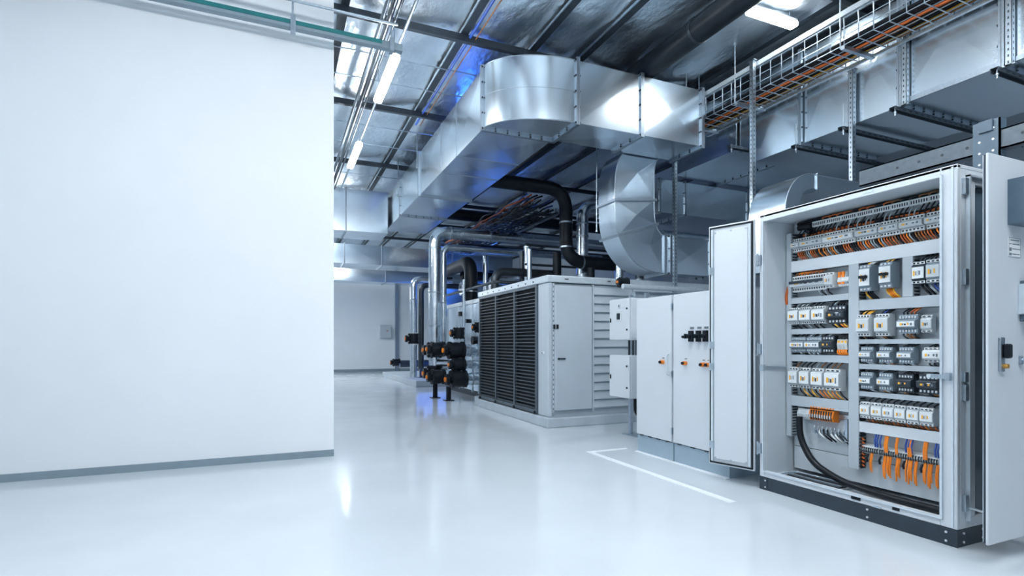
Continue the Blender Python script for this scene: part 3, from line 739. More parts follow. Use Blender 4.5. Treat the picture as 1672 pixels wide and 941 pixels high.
# ------------------------------------------------------------------ two small enclosures on a stand
t = thing('enclosure_stand', 'slim steel frame carrying the two small enclosures', 'stand', (3.95, 5.4, 0))
mb = B('galv_strut')
for y in (5.25, 5.56): mb.box(4.02, 4.06, y - .02, y + .02, 0, 1.75)
mb.box(4.02, 4.06, 5.2, 5.62, 1.40, 1.44).box(4.02, 4.06, 5.2, 5.62, .70, .74).box(3.95, 4.13, 5.18, 5.63, 0, .012)
mb.build('frame', t)
def enclosure(lab, z0, z1, screen):
    t = thing('enclosure', lab, 'enclosure', (3.88, 5.41, z0))
    B('cab').box(3.78, 4.019, 5.20, 5.62, z0, z1).build('housing', t, bevel=.006)
    d = B('cab').box(3.76, 3.778, 5.205, 5.615, z0 + .005, z1 - .005).build('door', t, bevel=.005)
    mb = B('black')
    for z in (z0 + .25 * (z1 - z0), z0 + .75 * (z1 - z0)): mb.cyl((3.752, 5.25, z), (3.76, 5.25, z), .012, 8)
    mb.box(3.75, 3.76, 5.575, 5.59, z0 + .22, z0 + .27)
    mb.build('latch', d)
    mb = B('screw')
    for y in (5.225, 5.6):
        for z in (z0 + .03, z1 - .03): mb.cyl((3.757, y, z), (3.762, y, z), .007, 6)
    mb.build('screw', d)
    if screen:
        mb = B('dev').box(3.751, 3.76, 5.365, 5.46, z1 - .27, z1 - .15)
        mb.use('screen').box(3.749, 3.752, 5.38, 5.445, z1 - .25, z1 - .175)
        mb.build('display', d)
        B('dev').box(3.754, 3.76, 5.385, 5.43, z1 - .115, z1 - .06).use('ink').box(3.752, 3.755, 5.395, 5.42, z1 - .10, z1 - .075).build('badge', d)
enclosure('upper small enclosure with a little display beside the closed cabinets', 1.18, 1.68, True)
enclosure('lower small enclosure with a plain door beside the closed cabinets', .49, 1.0, False)
for i, y in enumerate((5.26, 5.32, 5.40)):
    tag(B('grey_pipe').tube([(3.90, y, 1.0), (3.90, y, 1.18)], .014, 8).build('conduit'), 'short conduit joining the two small enclosures', 'conduit', 'conduits between the small enclosures')
for i, y in enumerate((5.24, 5.30)):
    tag(B('cable_black').tube(fillet([(3.86 + .06 * i, y, .49), (3.86 + .06 * i, y, .30), (3.93 + .06 * i, 4.95, .22), (3.95 + .06 * i, 4.72, .22)], .1), .013, 8).build('cable'), 'black cable drooping from the lower small enclosure', 'cable', 'cables under the small enclosures')
# pale pipe rack behind closed cabinets
pipe('pale horizontal pipe just above the closed cabinets', [(4.3, 6.1, 1.92), (7.0, 6.1, 1.92)], .035, 'alu', .1, n=12)
pipe('lower pale pipe just above the closed cabinets', [(4.4, 6.0, 1.80), (7.0, 6.0, 1.80)], .05, 'clad', .1, n=12)
pipe('silver pipe with end cap behind the open door', [(5.9, 7.4, 2.95), (8, 7.4, 2.95)], .13, 'clad', .1, [((6.0, 7.4, 2.95), X_)])

# ------------------------------------------------------------------ closed cabinets
def closed_cab(lab, y0, y1, extras):
    t = thing('control_cabinet', lab, 'cabinet', (3.75, (y0 + y1) / 2, 0))
    B('cab').box(3.50, 3.98, y0, y1, .185, 1.60).build('body', t)
    B('plinth_g').box(3.495, 3.97, y0 + .004, y1 - .004, 0, .18).build('plinth', t)
    B('tape').box(3.45, 3.495, y0, y1, 0, .006).build('base_flange', t)
    for k in range(4): B('slot').box(3.478, 3.50, y0 + .08 + k * (y1 - y0 - .16) / 3 - .02, y0 + .08 + k * (y1 - y0 - .16) / 3 + .02, .181, .190).build('gap_spacer', t)
    d = B('cab').box(3.475, 3.498, y0 + .008, y1 - .008, .192, 1.612).build('door', t, bevel=.004)
    for z in (.30, .85, 1.5): B('galv_strut').box(3.468, 3.5, y0 - .004, y0 + .010, z - .03, z + .03).build('hinge', d)
    extras(d)
    return t
def button(par, y, z, k='orange', tall=False):
    mb = B(k).cyl((3.44, y, z), (3.475, y, z), .019, 12)
    mb.use('black').cyl((3.425, y, z), (3.44, y, z), .014, 10)
    mb.use('ink').box(3.4735, 3.476, y - .015, y + .015, z + .035, z + .045)
    mb.build('push_button', par)
def switch(par, y, z):
    mb = B('black').box(3.45, 3.475, y - .024, y + .024, z - .05, z + .05)
    mb.use('black').cyl((3.40, y, z), (3.45, y, z), .020, 12).box(3.385, 3.405, y - .006, y + .006, z - .022, z + .022)
    mb.use('ink').box(3.473, 3.476, y - .026, y + .026, z + .065, z + .085)
    mb.build('rotary_switch', par)
def ex1(d):
    button(d, 4.25, .96)
    B('alu').tube(fillet([(3.476, 4.165, .84), (3.445, 4.165, .84), (3.445, 4.165, 1.04), (3.476, 4.165, 1.04)], .015, 4), .008, 8).build('pull_handle', d)
def ex2(d):
    for y, z in ((3.93, .96), (3.70, .955), (3.635, .955)): button(d, y, z)
    for y in (3.85, 3.755, 3.67): switch(d, y, 1.21)
    B('black').cyl((3.43, 3.93, 1.205), (3.475, 3.93, 1.205), .013, 10).build('selector_knob', d)
closed_cab('closed grey cabinet with one orange button, farther of the pair', 4.125, 4.69, ex1)
closed_cab('closed grey cabinet with three black switches, nearer of the pair', 3.42, 4.115, ex2)

# ------------------------------------------------------------------ big open cabinet
KX, KY0, KY1, KT = 3.48, 1.755, 3.10, 2.152
KD = 3.98
t = thing('switchgear_cabinet', 'tall open grey cabinet full of breakers and wiring', 'cabinet', (3.73, 2.43, 0))
CAB = t
mb = B('plinth').box(KX + .002, KX + .03, KY0 + .002, KY1 - .002, 0, .098).box(KX + .03, KD, KY0 + .002, KY0 + .03, 0, .098).box(KX + .03, KD, KY1 - .03, KY1 - .002, 0, .098)
mb.box(KX - .001, KX + .002, KY1 - .07, KY1, 0, .098).box(KX - .001, KX + .002, KY0, KY0 + .07, 0, .098)
mb.build('plinth', t)
mb = B('screw')
for y in (KY1 - .055, KY0 + .055, KY0 + .5):
    for z in (.025, .075): mb.cyl((KX - .005, y, z), (KX + .001, y, z), .007, 8)
for x in (KX + .06, KX + .25):
    for z in (.025, .075): mb.cyl((x, KY0 - .004, z), (x, KY0 + .003, z), .007, 8)
mb.build('plinth_bolt', t)
OY0, OY1, OZ0, OZ1 = 1.838, 3.056, .152, 2.098
mb = B('cab')
mb.box(KX, KX + .03, KY0, OY0, .10, KT).box(KX, KX + .03, OY1, KY1, .10, KT).box(KX, KX + .03, OY0, OY1, .10, OZ0).box(KX, KX + .03, OY0, OY1, OZ1, KT)
mb.build('front_frame', t, bevel=.004)
mb = B('alu')
e = .012
mb.box(KX - e, KX, OY0 - .012, OY0, OZ0 - .012, OZ1 + .012).box(KX - e, KX, OY1, OY1 + .012, OZ0 - .012, OZ1 + .012).box(KX - e, KX, OY0, OY1, OZ0 - .012, OZ0).box(KX - e, KX, OY0, OY1, OZ1, OZ1 + .012)
mb.box(KX - .006, KX, KY0 + .018, KY0 + .028, .11, KT - .01)
mb.build('rain_lip', t)
B('cab_in').box(KX + .03, KD, OY1 + .006, KY1, .10, KT - .02).build('side_wall', t)
B('cab').box(KX, KD + .005, KY0, KY1, KT - .02, KT + .002).build('top_panel', t, bevel=.003)
B('cab_in').box(KX + .03, KD, KY0 + .03, KY1 - .03, OZ1 + .01, KT - .03).build('ceiling_liner', t)
B('cab_in').box(KD - .015, KD, KY0, KY1, .10, KT - .02).build('rear_wall', t)
B('trunk_l').box(3.80, 3.806, KY0 + .07, 3.045, .33, 2.10).build('mounting_plate', t)
mb = B('cab_in').box(3.80, 3.815, KY0 + .07, 3.045, .15, .325)
mb.build('lower_plate', t)
mb = B('cab_in').box(KX + .03, KD, KY0 + .03, KY1 - .03, .10, .118)
mb.use('void').box(3.56, 3.76, 2.55, 2.98, .118, .122)
mb.build('floor_pan', t)
mb = B('galv_strut').tube([(3.55, 3.0, .126), (3.78, 3.0, .126), (3.78, 2.5, .126), (3.55, 2.5, .126), (3.55, 3.0, .126)], .007, 6).box(3.64, 3.67, 2.56, 2.97, .122, .132)
mb.build('cable_gland_frame', t)
# latches at top and bottom of the frame
for y in (2.72, 2.25): B('alu').box(KX - .004, KX, y - .03, y + .03, KT - .036, KT - .018).build('latch_keeper', t)
B('black').box(KX - .006, KX, 2.30, 2.36, .118, .140).build('latch_keeper', t)
B('black').box(KX - .006, KX, 2.06, 2.10, .118, .138).build('latch_keeper', t)
B('galv_strut').box(KX - .006, KX, 2.17, 2.22, .102, .112).build('latch_keeper', t)
# trunking
def slots_y(mb, y0, y1, z, x=3.76):
    n = int((y0 - y1) / .016)
    for i in range(n): mb.box(3.735, 3.79, y1 + .004 + i * .016, y1 + .011 + i * .016, z - .0012, z + .0012)
def trunk_h(ya, yb, z0, z1, k='trunk'):
    mb = B(k).box(3.722, 3.80, yb, ya, z0, z1)
    mb.use('slot'); slots_y(mb, ya, yb, z0); slots_y(mb, ya, yb, z1)
    mb.build('wiring_trunk', t, bevel=.002)
def trunk_v(ya, yb, z0, z1, k='trunk', side=1):
    mb = B(k).box(3.72, 3.80, yb, ya, z0, z1)
    mb.use('slot'); n = int((z1 - z0) / .022)
    for i in range(n):
        for yy in (ya, yb): mb.box(3.735, 3.79, yy - .0012, yy + .0012, z0 + .006 + i * .022, z0 + .018 + i * .022)
    mb.build('wiring_trunk', t, bevel=.002)
trunk_h(3.03, OY0 + .01, 1.705, 1.792, 'trunk_l')
trunk_v(3.055, 3.012, .41, 2.02)
trunk_v(2.545, 2.472, .262, 1.704)
for z0, z1 in ((1.457, 1.502), (1.216, 1.258), (1.005, 1.058), (.655, .735)): trunk_h(3.012, 2.546, z0, z1)
trunk_h(2.471, OY0 + .01, 1.375, 1.447)
for z0, z1 in ((1.143, 1.174), (.968, 1.003), (.778, .812)): trunk_h(2.471, OY0 + .01, z0, z1)
trunk_h(2.471, OY0 + .01, .528, .60, 'trunk_l')
trunk_v(2.185, 2.122, 1.448, 1.704)
B('trunk_l').box(3.74, 3.80, OY0 + .01, 1.925, .27, .527).build('blank_cover', t)
# slotted cheek beside the centre trunk, facing right
mb = B('slot')
for z0, z1 in ((1.46, 1.70), (1.18, 1.37), (1.01, 1.14), (.82, .965), (.61, .775), (.28, .52)):
    n = int((z1 - z0) / .024)
    for i in range(n): mb.box(3.725, 3.79, 2.466, 2.4715, z0 + i * .024, z0 + i * .024 + .012)
mb.build('trunk_fingers', t)
# DIN rails
mb = B('galv_strut')
for z, ya, yb in ((2.05, 2.99, 1.86), (1.915, 3.0, 1.86), (1.60, 3.0, 2.55), (1.365, 3.0, 2.55), (1.135, 3.0, 2.55), (.88, 3.0, 2.55), (.60, 3.0, 2.55),
                  (1.60, 2.46, 2.19), (1.60, 2.12, 1.86), (1.27, 2.46, 1.86), (1.07, 2.46, 1.86), (.89, 2.46, 1.86), (.685, 2.46, 1.86), (.41, 2.46, 1.95)):
    mb.box(3.785, 3.80, yb, ya, z - .0175, z + .0175)
    mb.box(3.780, 3.785, yb, ya, z - .022, z - .015).box(3.780, 3.785, yb, ya, z + .015, z + .022)
mb.use('slot')
for y in (1.87, 1.91, 1.95, 1.99): mb.box(3.784, 3.786, y, y + .018, 1.267, 1.273)
mb.build('mounting_rail', t)
# hinged door leaf swung wide open
HX, HY = 3.462, 3.108
ang = math.atan2(3.47 - HY, 3.355 - HX)
ux, uy = math.cos(ang), math.sin(ang); nx, ny = -uy, ux     # u along the leaf, n to its room-facing side
if nx > 0: nx, ny = -nx, -ny
def lbox(mb, a0, a1, b0, b1, z0, z1):
    v = [(HX + ux * a + nx * b, HY + uy * a + ny * b, z) for z in (z0, z1) for a, b in ((a0, b0), (a1, b0), (a1, b1), (a0, b1))]
    return mb.add(v, [(0, 3, 2, 1), (4, 5, 6, 7), (0, 1, 5, 4), (1, 2, 6, 5), (2, 3, 7, 6), (3, 0, 4, 7)])
L = .40; DZ0, DZ1 = .135, 2.125
mb = B('cab'); lbox(mb, .012, L, 0, .022, DZ0, DZ1)
door = mb.build('door', t, bevel=.003)
mb = B('black')
lbox(mb, .028, L - .012, .022, .030, DZ0 + .012, DZ0 + .024); lbox(mb, .028, L - .012, .022, .030, DZ1 - .024, DZ1 - .012)
lbox(mb, .020, .032, .022, .030, DZ0 + .012, DZ1 - .012); lbox(mb, L - .024, L - .012, .022, .030, DZ0 + .012, DZ1 - .012)
mb.build('door_seal', door)
mb = B('cab'); lbox(mb, .06, L - .05, .022, .034, DZ0 + .05, DZ1 - .05); mb.build('inner_panel', door, bevel=.004)
mb = B('alu'); lbox(mb, L - .048, L - .028, .022, .040, DZ0 + .03, DZ1 - .03); lbox(mb, .035, .055, .022, .036, DZ0 + .03, DZ1 - .03); mb.build('lock_rod', door)
for z in (.30, .95, 1.13, 1.75): lbox(B('galv_strut'), L - .055, L - .02, .030, .046, z - .03, z + .03).build('latch', door)
for z in (DZ0 + .06, DZ1 - .06):
    for a in (.075, L - .065, L / 2): lbox(B('galv_strut'), a - .006, a + .006, .034, .038, z - .006, z + .006).build('panel_screw', door)
for z in (.32, 1.10, 1.80):
    B('galv_strut').box(KX - .02, KX + .004, KY1 - .025, KY1 + .012, z - .04, z + .04).cyl((KX - .016, KY1 + .006, z - .05), (KX - .016, KY1 + .006, z + .05), .009, 8).build('hinge', t)
B('galv_strut').tube([(KX - .01, 3.06, .955), (3.62, 3.045, .955), (3.70, 3.045, .955)], .011, 8).box(KX - .02, KX + .01, 3.05, 3.085, .93, .98).build('stay_bar', t)
B('galv_strut').box(KX - .022, KX - .008, 1.79, 1.90, .945, .97).box(KX - .03, KX - .006, 1.78, 1.80, .935, .98).use('alu').cyl((KX - .03, 1.885, .957), (KX - .005, 1.885, .957), .012, 8).build('stay_catch', t)
# near end: side frame with recess
mb = B('cab')
mb.box(KX + .03, KX + .075, KY0, KY0 + .02, .10, KT - .02).box(KX + .075, KD, KY0, KY0 + .02, KT - .10, KT - .02).box(KX + .075, KD, KY0, KY0 + .02, .10, .16)
mb.box(KX + .10, KX + .165, KY0 - .004, KY0 + .016, .16, KT - .07)
mb.box(KX + .055, KX + .10, KY0 + .012, KY0 + .022, .16, KT - .10)
mb.build('side_frame', t, bevel=.003)
mb = B('alu').box(KX + .078, KX + .088, KY0 - .022, KY0 + .002, .145, KT - .055).box(KX + .078, KD, KY0 - .022, KY0 + .0, KT - .065, KT - .055)
mb.build('side_lip', t)
B('hmi').box(KX + .165, KD, KY0 + .03, KY0 + .036, .16, KT - .10).build('side_recess', t)
for z in (2.03, 1.52, .87, .25): B('galv_strut').box(KX + .04, KX + .068, KY0 - .02, KY0, z - .045, z + .045).cyl((KX + .07, KY0 - .012, z - .04), (KX + .07, KY0 - .012, z + .04), .008, 8).build('side_hinge', t)
mb = B('galv_strut').box(KX + .04, KX + .07, KY0 - .018, KY0, .93, .985)
mb.build('stay_mount', t)
mb = B('alu').tube([(KX + .07, KY0 - .02, .225), (KX + .14, KY0 - .10, .195), (KX + .10, 1.56, .18)], .007, 8)
mb.build('door_stay', t)
# side door, standing ajar before the near end
SX0, SX1, SY = 3.302, 4.02, 1.53
sd = B('cab').box(SX0, SX1, SY, SY + .013, .118, 2.118).build('side_door', t, bevel=.004, seg=2)
B('plinth').box(SX0 + .002, SX1 - .02, SY + .013, SY + .022, .125, 2.11).box(SX0 + .14, SX1 - .03, SY + .022, SY + .05, .16, 2.08).build('door_seal', sd)
B('alu').box(SX0 + .004, SX0 + .012, SY + .022, SY + .026, .13, 2.11).build('seal_edge', sd)
for z in (.4, 1.1, 1.8): B('galv_strut').box(SX1 - .06, SX1 - .03, SY + .013, KY0 + .01, z - .03, z + .03).build('offset_hinge', sd)
mb = B('hmi').box(3.478, 3.80, SY - .075, SY, 1.765, 2.0)
mb.use('screen').box(3.497, 3.785, SY - .078, SY - .075, 1.78, 1.985)
mb.use('devm')
for z in (1.82, 1.87, 1.92, 1.96): mb.box(3.505, 3.545, SY - .0795, SY - .078, z, z + .004)
mb.build('operator_panel', sd, bevel=.003)
mb = B('paper').box(3.485, 3.600, SY - .002, SY, 1.60, 1.70)
mb.use('ink')
for i, (a, b, z) in enumerate(((3.50, 3.585, 1.685), (3.492, 3.51, 1.665), (3.52, 3.555, 1.665), (3.56, 3.59, 1.665), (3.52, 3.595, 1.64), (3.52, 3.56, 1.613), (3.565, 3.59, 1.613))):
    mb.box(a, b, SY - .003, SY - .002, z, z + .0045)
mb.box(3.492, 3.512, SY - .003, SY - .002, 1.63, 1.648).box(3.492, 3.512, SY - .003, SY - .002, 1.607, 1.62)
mb.use('ink').box(3.485, 3.60, SY - .0028, SY - .002, 1.60, 1.602).box(3.485, 3.60, SY - .0028, SY - .002, 1.698, 1.70).box(3.485, 3.487, SY - .0028, SY - .002, 1.60, 1.70).box(3.598, 3.60, SY - .0028, SY - .002, 1.60, 1.70)
mb.build('rating_label', sd)
B('hmi').box(3.595, 3.80, SY - .05, SY, 1.262, 1.478).use('alu').box(3.575, 3.595, SY - .03, SY, 1.30, 1.46).build('socket_box', sd, bevel=.003)
mb = B('galv_flange').box(3.388, 3.432, SY - .012, SY, 1.0, 1.178)
mb.build('handle_plate', sd, bevel=.004)
mb = B('black').box(3.405, 3.445, SY - .04, SY - .012, 1.07, 1.145)
mb.build('handle', sd, bevel=.010, seg=3)
B('brass').cyl((3.42, SY - .03, 1.03), (3.42, SY - .01, 1.03), .012, 10).build('lock', sd)
B('galv_flange').cyl((3.605, SY - .03, 1.055), (3.605, SY, 1.055), .016, 12).box(3.585, 3.60, SY - .012, SY, 1.035, 1.08).build('key_lock', sd)

# ------------------------------------------------------------------ devices on the rails
def screws(mb, n, w, x0, x1, z, s=.6, k='screw', h=.012):
    mb.use(k)
    p = w / n
    for i in range(n):
        y = -w / 2 + p * (i + .5)
        mb.box(x0, x1, y - p * s / 2, y + p * s / 2, z - h / 2, z + h / 2)
def device(name, lab, cat, yl, yr, z0, z1, style, k='dev', front='devw', xf=3.70, n=4, seed=0, group=None):
    """a rail mounted device: wide yl-yr, tall z0-z1, front at x = xf"""
    rnd = random.Random(seed + int(yl * 1000) + int(z0 * 977))
    w = yl - yr; h = z1 - z0; d = 3.785 - xf
    t = thing(name, lab, cat, (0, 0, 0), group)
    def S(p): return p
    sh = -.55 * d
    if style == 'module': nz0, nz1, sh = .27, .73, -.62 * d
    elif style == 'block': nz0, nz1, sh = .16, .84, -.72 * d
    elif style == 'tall': nz0, nz1, sh = .17, .83, -.86 * d
    elif style == 'lever': nz0, nz1, sh = .14, .90, -.85 * d
    else: nz0, nz1 = .3, .7
    g = .004
    poly = [(0, 0), (sh, 0), (sh, nz0 * h), (-d + .006, nz0 * h + .004), (-d, nz0 * h + .01), (-d, nz1 * h - .01), (-d + .006, nz1 * h - .004), (sh, nz1 * h), (sh, h), (0, h)]
    B(k).prism(poly, 'y', -w / 2 + .001, w / 2 - .001).build('body', t)
    # terminals
    for zc, nm in ((.5 * nz0 * h, 'lower_terminals'), (h - .5 * nz0 * h, 'upper_terminals')):
        mb = MB(); bright = k != 'devd' or front == 'devw'
        hh = nz0 * h * .62
        if style in ('tall', 'block') or k in ('dev', 'devw'):
            mb.use('devw').box(sh - .006, sh, -w / 2 + .003, w / 2 - .003, zc - hh / 2, zc + hh / 2)
            screws(mb, n, w - .006, sh - .008, sh - .006, zc, .55, 'slot', hh * .6)
        else:
            screws(mb, n, w - .006, sh - .007, sh, zc, .5, 'screw', hh * .7)
        mb.build(nm, t)
    # face plate with markings
    fz0, fz1 = nz0 * h + .012, nz1 * h - .012
    mb = B(front).box(-d - .002, -d, -w / 2 + .005, w / 2 - .005, fz0, fz1)
    fh = fz1 - fz0
    def mark(kk, a, b, c, e): mb.use(kk).box(-d - .0035, -d - .0018, w / 2 - .005 - (w - .01) * b, w / 2 - .005 - (w - .01) * a, fz0 + fh * c, fz0 + fh * e)
    q = rnd.random()
    mark('yellow', .10 + .1 * q, .24 + .1 * q, .25, .68)
    mark('ink', .32, .40, .28, .62); mark('yellow' if q > .45 else 'ink', .60, .70, .30, .66)
    if q > .3: mark('black', .44, .54, .25, .58)
    if w > .1: mark('ink', .78, .88, .2, .7); mark('screw', .55, .75, .72, .9)
    mb.build('face_plate', t)
    if style == 'lever':
        B('black').box(-d - .022, -d, -w * .32, w * .32, h * .48, h * .58).box(-d - .03, -d - .02, -w * .3, -w * .05, h * .45, h * .56).build('lever', t)
    if style == 'tall':
        B('dev').box(-d - .004, -d, -.006, .006, h * .36, h * .60).build('slider', t)
    if style == 'toggle':
        mb = B('devd').box(-d - .014, -d, -w / 2 + .004, w / 2 - .004, h * .50, h * .66)
        mb.build('toggle_row', t)
    t.location = (3.779, (yl + yr) / 2, z0); WL[t.name] = Vector(t.location)
    return t
def dev(*a, **k): return device(*a, **k)
# top strip: terminal markers, then row of modules
names = ['nearest the cabinet hinge', 'second from the hinge side', 'third from the hinge side', 'fourth from the hinge side', 'fifth from the hinge side', 'sixth from the hinge side', 'seventh from the hinge side', 'nearest the open side door']
ysB = [3.0, 2.905, 2.715, 2.47, 2.32, 2.19, 2.05, 1.95 - .02]
ys_ = [(3.00, 2.925), (2.92, 2.735), (2.73, 2.50), (2.485, 2.33), (2.325, 2.20), (2.195, 2.055), (2.045, 1.94)]
for i, (a, b) in enumerate(ys_):
    dev('rail_module', 'long grey rail module in the top row, ' + names[i], 'module', a, b, 1.862, 1.965, 'module', ['dev', 'dev', 'devw', 'dev', 'dev', 'dev', 'dev'][i], 'devw' if i in (0, 2) else 'dev', n=max(4, int((a - b) / .02)), seed=i, group='rail modules in the top row')
for i in range(8):
    a = 2.84 - i * .115; b = a - .112
    t_ = thing('terminal_strip', 'white terminal strip along the very top, ' + names[i], 'terminal', (3.785, (a + b) / 2, 2.03), 'terminal strips along the top')
    B('devw').box(3.735, 3.785, b, a, 2.032, 2.072).build('body', t_)
    mb = B('slot')
    for q in range(7): mb.box(3.7335, 3.7352, b + .008 + q * .015, b + .015 + q * .015, 2.042, 2.062)
    mb.build('sockets', t_)
    mb = B('teal').box(3.74, 3.78, b + .002, a - .002, 2.072, 2.076); mb.build('ground_strip', t_)
t_ = thing('cable_gland', 'black cable gland at the upper corner of the open cabinet', 'gland', (3.75, 2.93, 2.03))
B('black').cyl((3.73, 2.95, 2.045), (3.73, 2.84, 2.045), .022, 12).cyl((3.74, 2.89, 2.02), (3.74, 2.85, 1.995), .022, 12).build('body', t_)
# left column
dev('relay_row', 'wide white relay block with a dark toggle row on the left', 'relay', 3.005, 2.72, 1.548, 1.672, 'toggle', 'devw', 'devw', n=14)
dev('end_bracket', 'pale end piece right of the wide white relay block', 'bracket', 2.715, 2.65, 1.555, 1.668, 'block', 'devw', 'dev', n=2)
for i, (a, b) in enumerate(((2.632, 2.606), (2.604, 2.578), (2.576, 2.55))):
    t_ = thing('terminal_block', ['orange-topped terminal block by the centre trunk, farthest of three', 'orange-topped terminal block by the centre trunk, middle of three', 'grey terminal block by the centre trunk, nearest of three'][i], 'terminal', (3.785, (a + b) / 2, 1.55))
    B('devw').prism([(3.785, 1.555), (3.74, 1.56), (3.725, 1.60), (3.74, 1.655), (3.785, 1.66)], 'y', b, a).build('body', t_)
    B('orange' if i < 2 else 'devm').box(3.727, 3.75, b + .003, a - .003, 1.625, 1.665).box(3.725, 3.745, b + .003, a - .003, 1.575, 1.59).build('wire_ends', t_)
for i, (a, b) in enumerate(((3.025, 2.935), (2.925, 2.83), (2.82, 2.715))):
    dev('contactor', 'pale contactor in the second left row, ' + ['farthest', 'middle', 'nearest'][i] + ' of three', 'contactor', a, b, 1.295, 1.425, 'block', 'dev', 'devw', n=5, group='pale contactors in the second left row')
dev('contactor', 'black contactor with a yellow label in the second left row', 'contactor', 2.70, 2.565, 1.29, 1.42, 'module', 'devd', 'devd', n=5)
dev('rail_module', 'slim dark module with amber labels in the third left row, farther', 'module', 3.01, 2.885, 1.075, 1.195, 'module', 'devm', 'devw', n=9)
dev('rail_module', 'slim dark module with amber labels in the third left row, nearer', 'module', 2.88, 2.755, 1.075, 1.195, 'module', 'devm', 'devw', n=9)
dev('contactor', 'black block between the slim modules and the orange wires', 'contactor', 2.745, 2.655, 1.075, 1.20, 'module', 'devd', 'devd', n=4)
for i in range(3):
    a = 2.64 - i * .026
    t_ = thing('terminal_block', 'grey terminal block with an orange wire, ' + ['farthest', 'middle', 'nearest'][i] + ' of three in the third left row', 'terminal', (3.785, a, 1.09))
    B('dev').prism([(3.785, 1.09), (3.74, 1.10), (3.73, 1.14), (3.74, 1.175), (3.785, 1.185)], 'y', a - .024, a).build('body', t_)
    B('yellow').box(3.73, 3.75, a - .02, a - .006, 1.15, 1.165).build('marker', t_)
for i, (a, b) in enumerate(((3.02, 2.94), (2.925, 2.84), (2.825, 2.73), (2.715, 2.60))):
    dev('contactor', 'pale contactor with amber windows in the fourth left row, ' + ['farthest', 'second', 'third', 'nearest'][i], 'contactor', a, b, .80, .958, 'block', 'dev', 'devw', n=3, group='pale contactors in the fourth left row')
# row G: terminals and orange plug strip
t_ = thing('terminal_block', 'grey end terminal left of the orange plug strip', 'terminal', (3.785, 2.9, .55))
B('dev').prism([(3.785, .55), (3.735, .56), (3.72, .60), (3.74, .64), (3.785, .645)], 'y', 2.86, 2.96).build('body', t_)
mb = B('screw')
for q in range(6): mb.box(3.722, 3.735, 2.868 + q * .016, 2.878 + q * .016, .575, .62)
mb.build('sockets', t_)
t_ = thing('plug_strip', 'bright orange plug strip at the bottom left of the open cabinet', 'connector', (3.785, 2.75, .55))
B('orange').prism([(3.785, .56), (3.73, .565), (3.715, .60), (3.73, .645), (3.785, .655)], 'y', 2.66, 2.855).build('body', t_)
mb = B('slot')
for q in range(9): mb.box(3.713, 3.732, 2.672 + q * .02, 2.677 + q * .02, .57, .64)
mb.build('gaps', t_)
mb = B('screw')
for q in range(9): mb.box(3.712, 3.72, 2.68 + q * .02, 2.688 + q * .02, .585, .61)
mb.build('contacts', t_)
t_ = thing('shield_clamp', 'silver shield clamp bar under the orange plug strip', 'clamp', (3.76, 2.68, .45))
mb = B('galv_flange').box(3.74, 3.78, 2.56, 2.84, .465, .49)
for q in range(8): mb.tube([(3.735, 2.58 + q * .033, .46), (3.72, 2.585 + q * .033, .49), (3.735, 2.59 + q * .033, .52)], .006, 6)
mb.build('bar', t_)
B('galv_flange').box(3.72, 3.779, 2.552, 2.575, .44, .60).build('bracket', t_)
# thick black cable
tag(B('cable_black').tube(fillet([(3.71, 2.93, .575), (3.69, 2.91, .42), (3.68, 2.80, .25), (3.65, 2.55, .165), (3.62, 2.2, .147), (3.60, 1.845, .152)], .25, 8), .024, 14).build('power_cable'),
    'thick black power cable curving along the bottom of the open cabinet', 'cable')
# right column
for i, (a, b, z0, z1) in enumerate(((2.448, 2.368, 1.505, 1.685), (2.312, 2.232, 1.515, 1.685))):
    dev('circuit_breaker', ['moulded breaker with a black lever, left of two at the top right', 'moulded breaker with a dark handle, right of two at the top right'][i], 'breaker', a, b, z0, z1, 'lever', 'devm', 'devw', xf=3.685, n=3)
    # deep side body
dev('contactor', 'pale contactor with amber dots at the upper right, left of two', 'contactor', 2.118, 2.04, 1.52, 1.665, 'tall', 'devd', 'devw', xf=3.70, n=3)
dev('contactor', 'pale contactor with a yellow label at the upper right, right of two', 'contactor', 2.036, 1.955, 1.52, 1.668, 'tall', 'devm', 'dev', xf=3.70, n=3)
for i, (a, b) in enumerate(((2.476, 2.388), (2.352, 2.262))):
    dev('contactor', ['grey contactor with an amber window under the breakers', 'grey contactor with a blue window under the breakers'][i], 'contactor', a, b, 1.195, 1.345, 'block', 'dev', 'dev', n=4)
dev('relay', 'slim grey relay beside the empty mounting rail', 'relay', 2.21, 2.095, 1.21, 1.332, 'module', 'devm', 'devw', n=6)
dev('end_bracket', 'plain grey end block at the start of the empty rail', 'bracket', 2.085, 2.02, 1.215, 1.325, 'block', 'dev', 'dev', xf=3.735, n=2)
for i, (a, b) in enumerate(((2.46, 2.375), (2.336, 2.248), (2.208, 2.118))):
    dev('relay', 'grey relay in the row of four, ' + ['farthest', 'second', 'third'][i] + ' from the side door', 'relay', a, b, 1.015, 1.122, 'module', 'devm', 'devw', n=5, group='grey relays in the middle right row')
dev('relay', 'white relay closest to the side door in the row of four', 'relay', 2.055, 1.95, 1.03, 1.12, 'block', 'devw', 'devw', n=4)
for i, (a, b, k, f) in enumerate(((2.46, 2.375, 'devm', 'devw'), (2.336, 2.248, 'devm', 'devw'), (2.213, 2.12, 'devd', 'devd'), (2.09, 1.975, 'devd', 'devd'))):
    dev('relay', ['dark relay with a white face in the charcoal row, farthest', 'dark relay with a wide white face in the charcoal row, second', 'all-black relay with amber letters in the charcoal row, third', 'wide all-black relay in the charcoal row, nearest the side door'][i], 'relay', a, b, .83, .947, 'module', k, f, n=5)
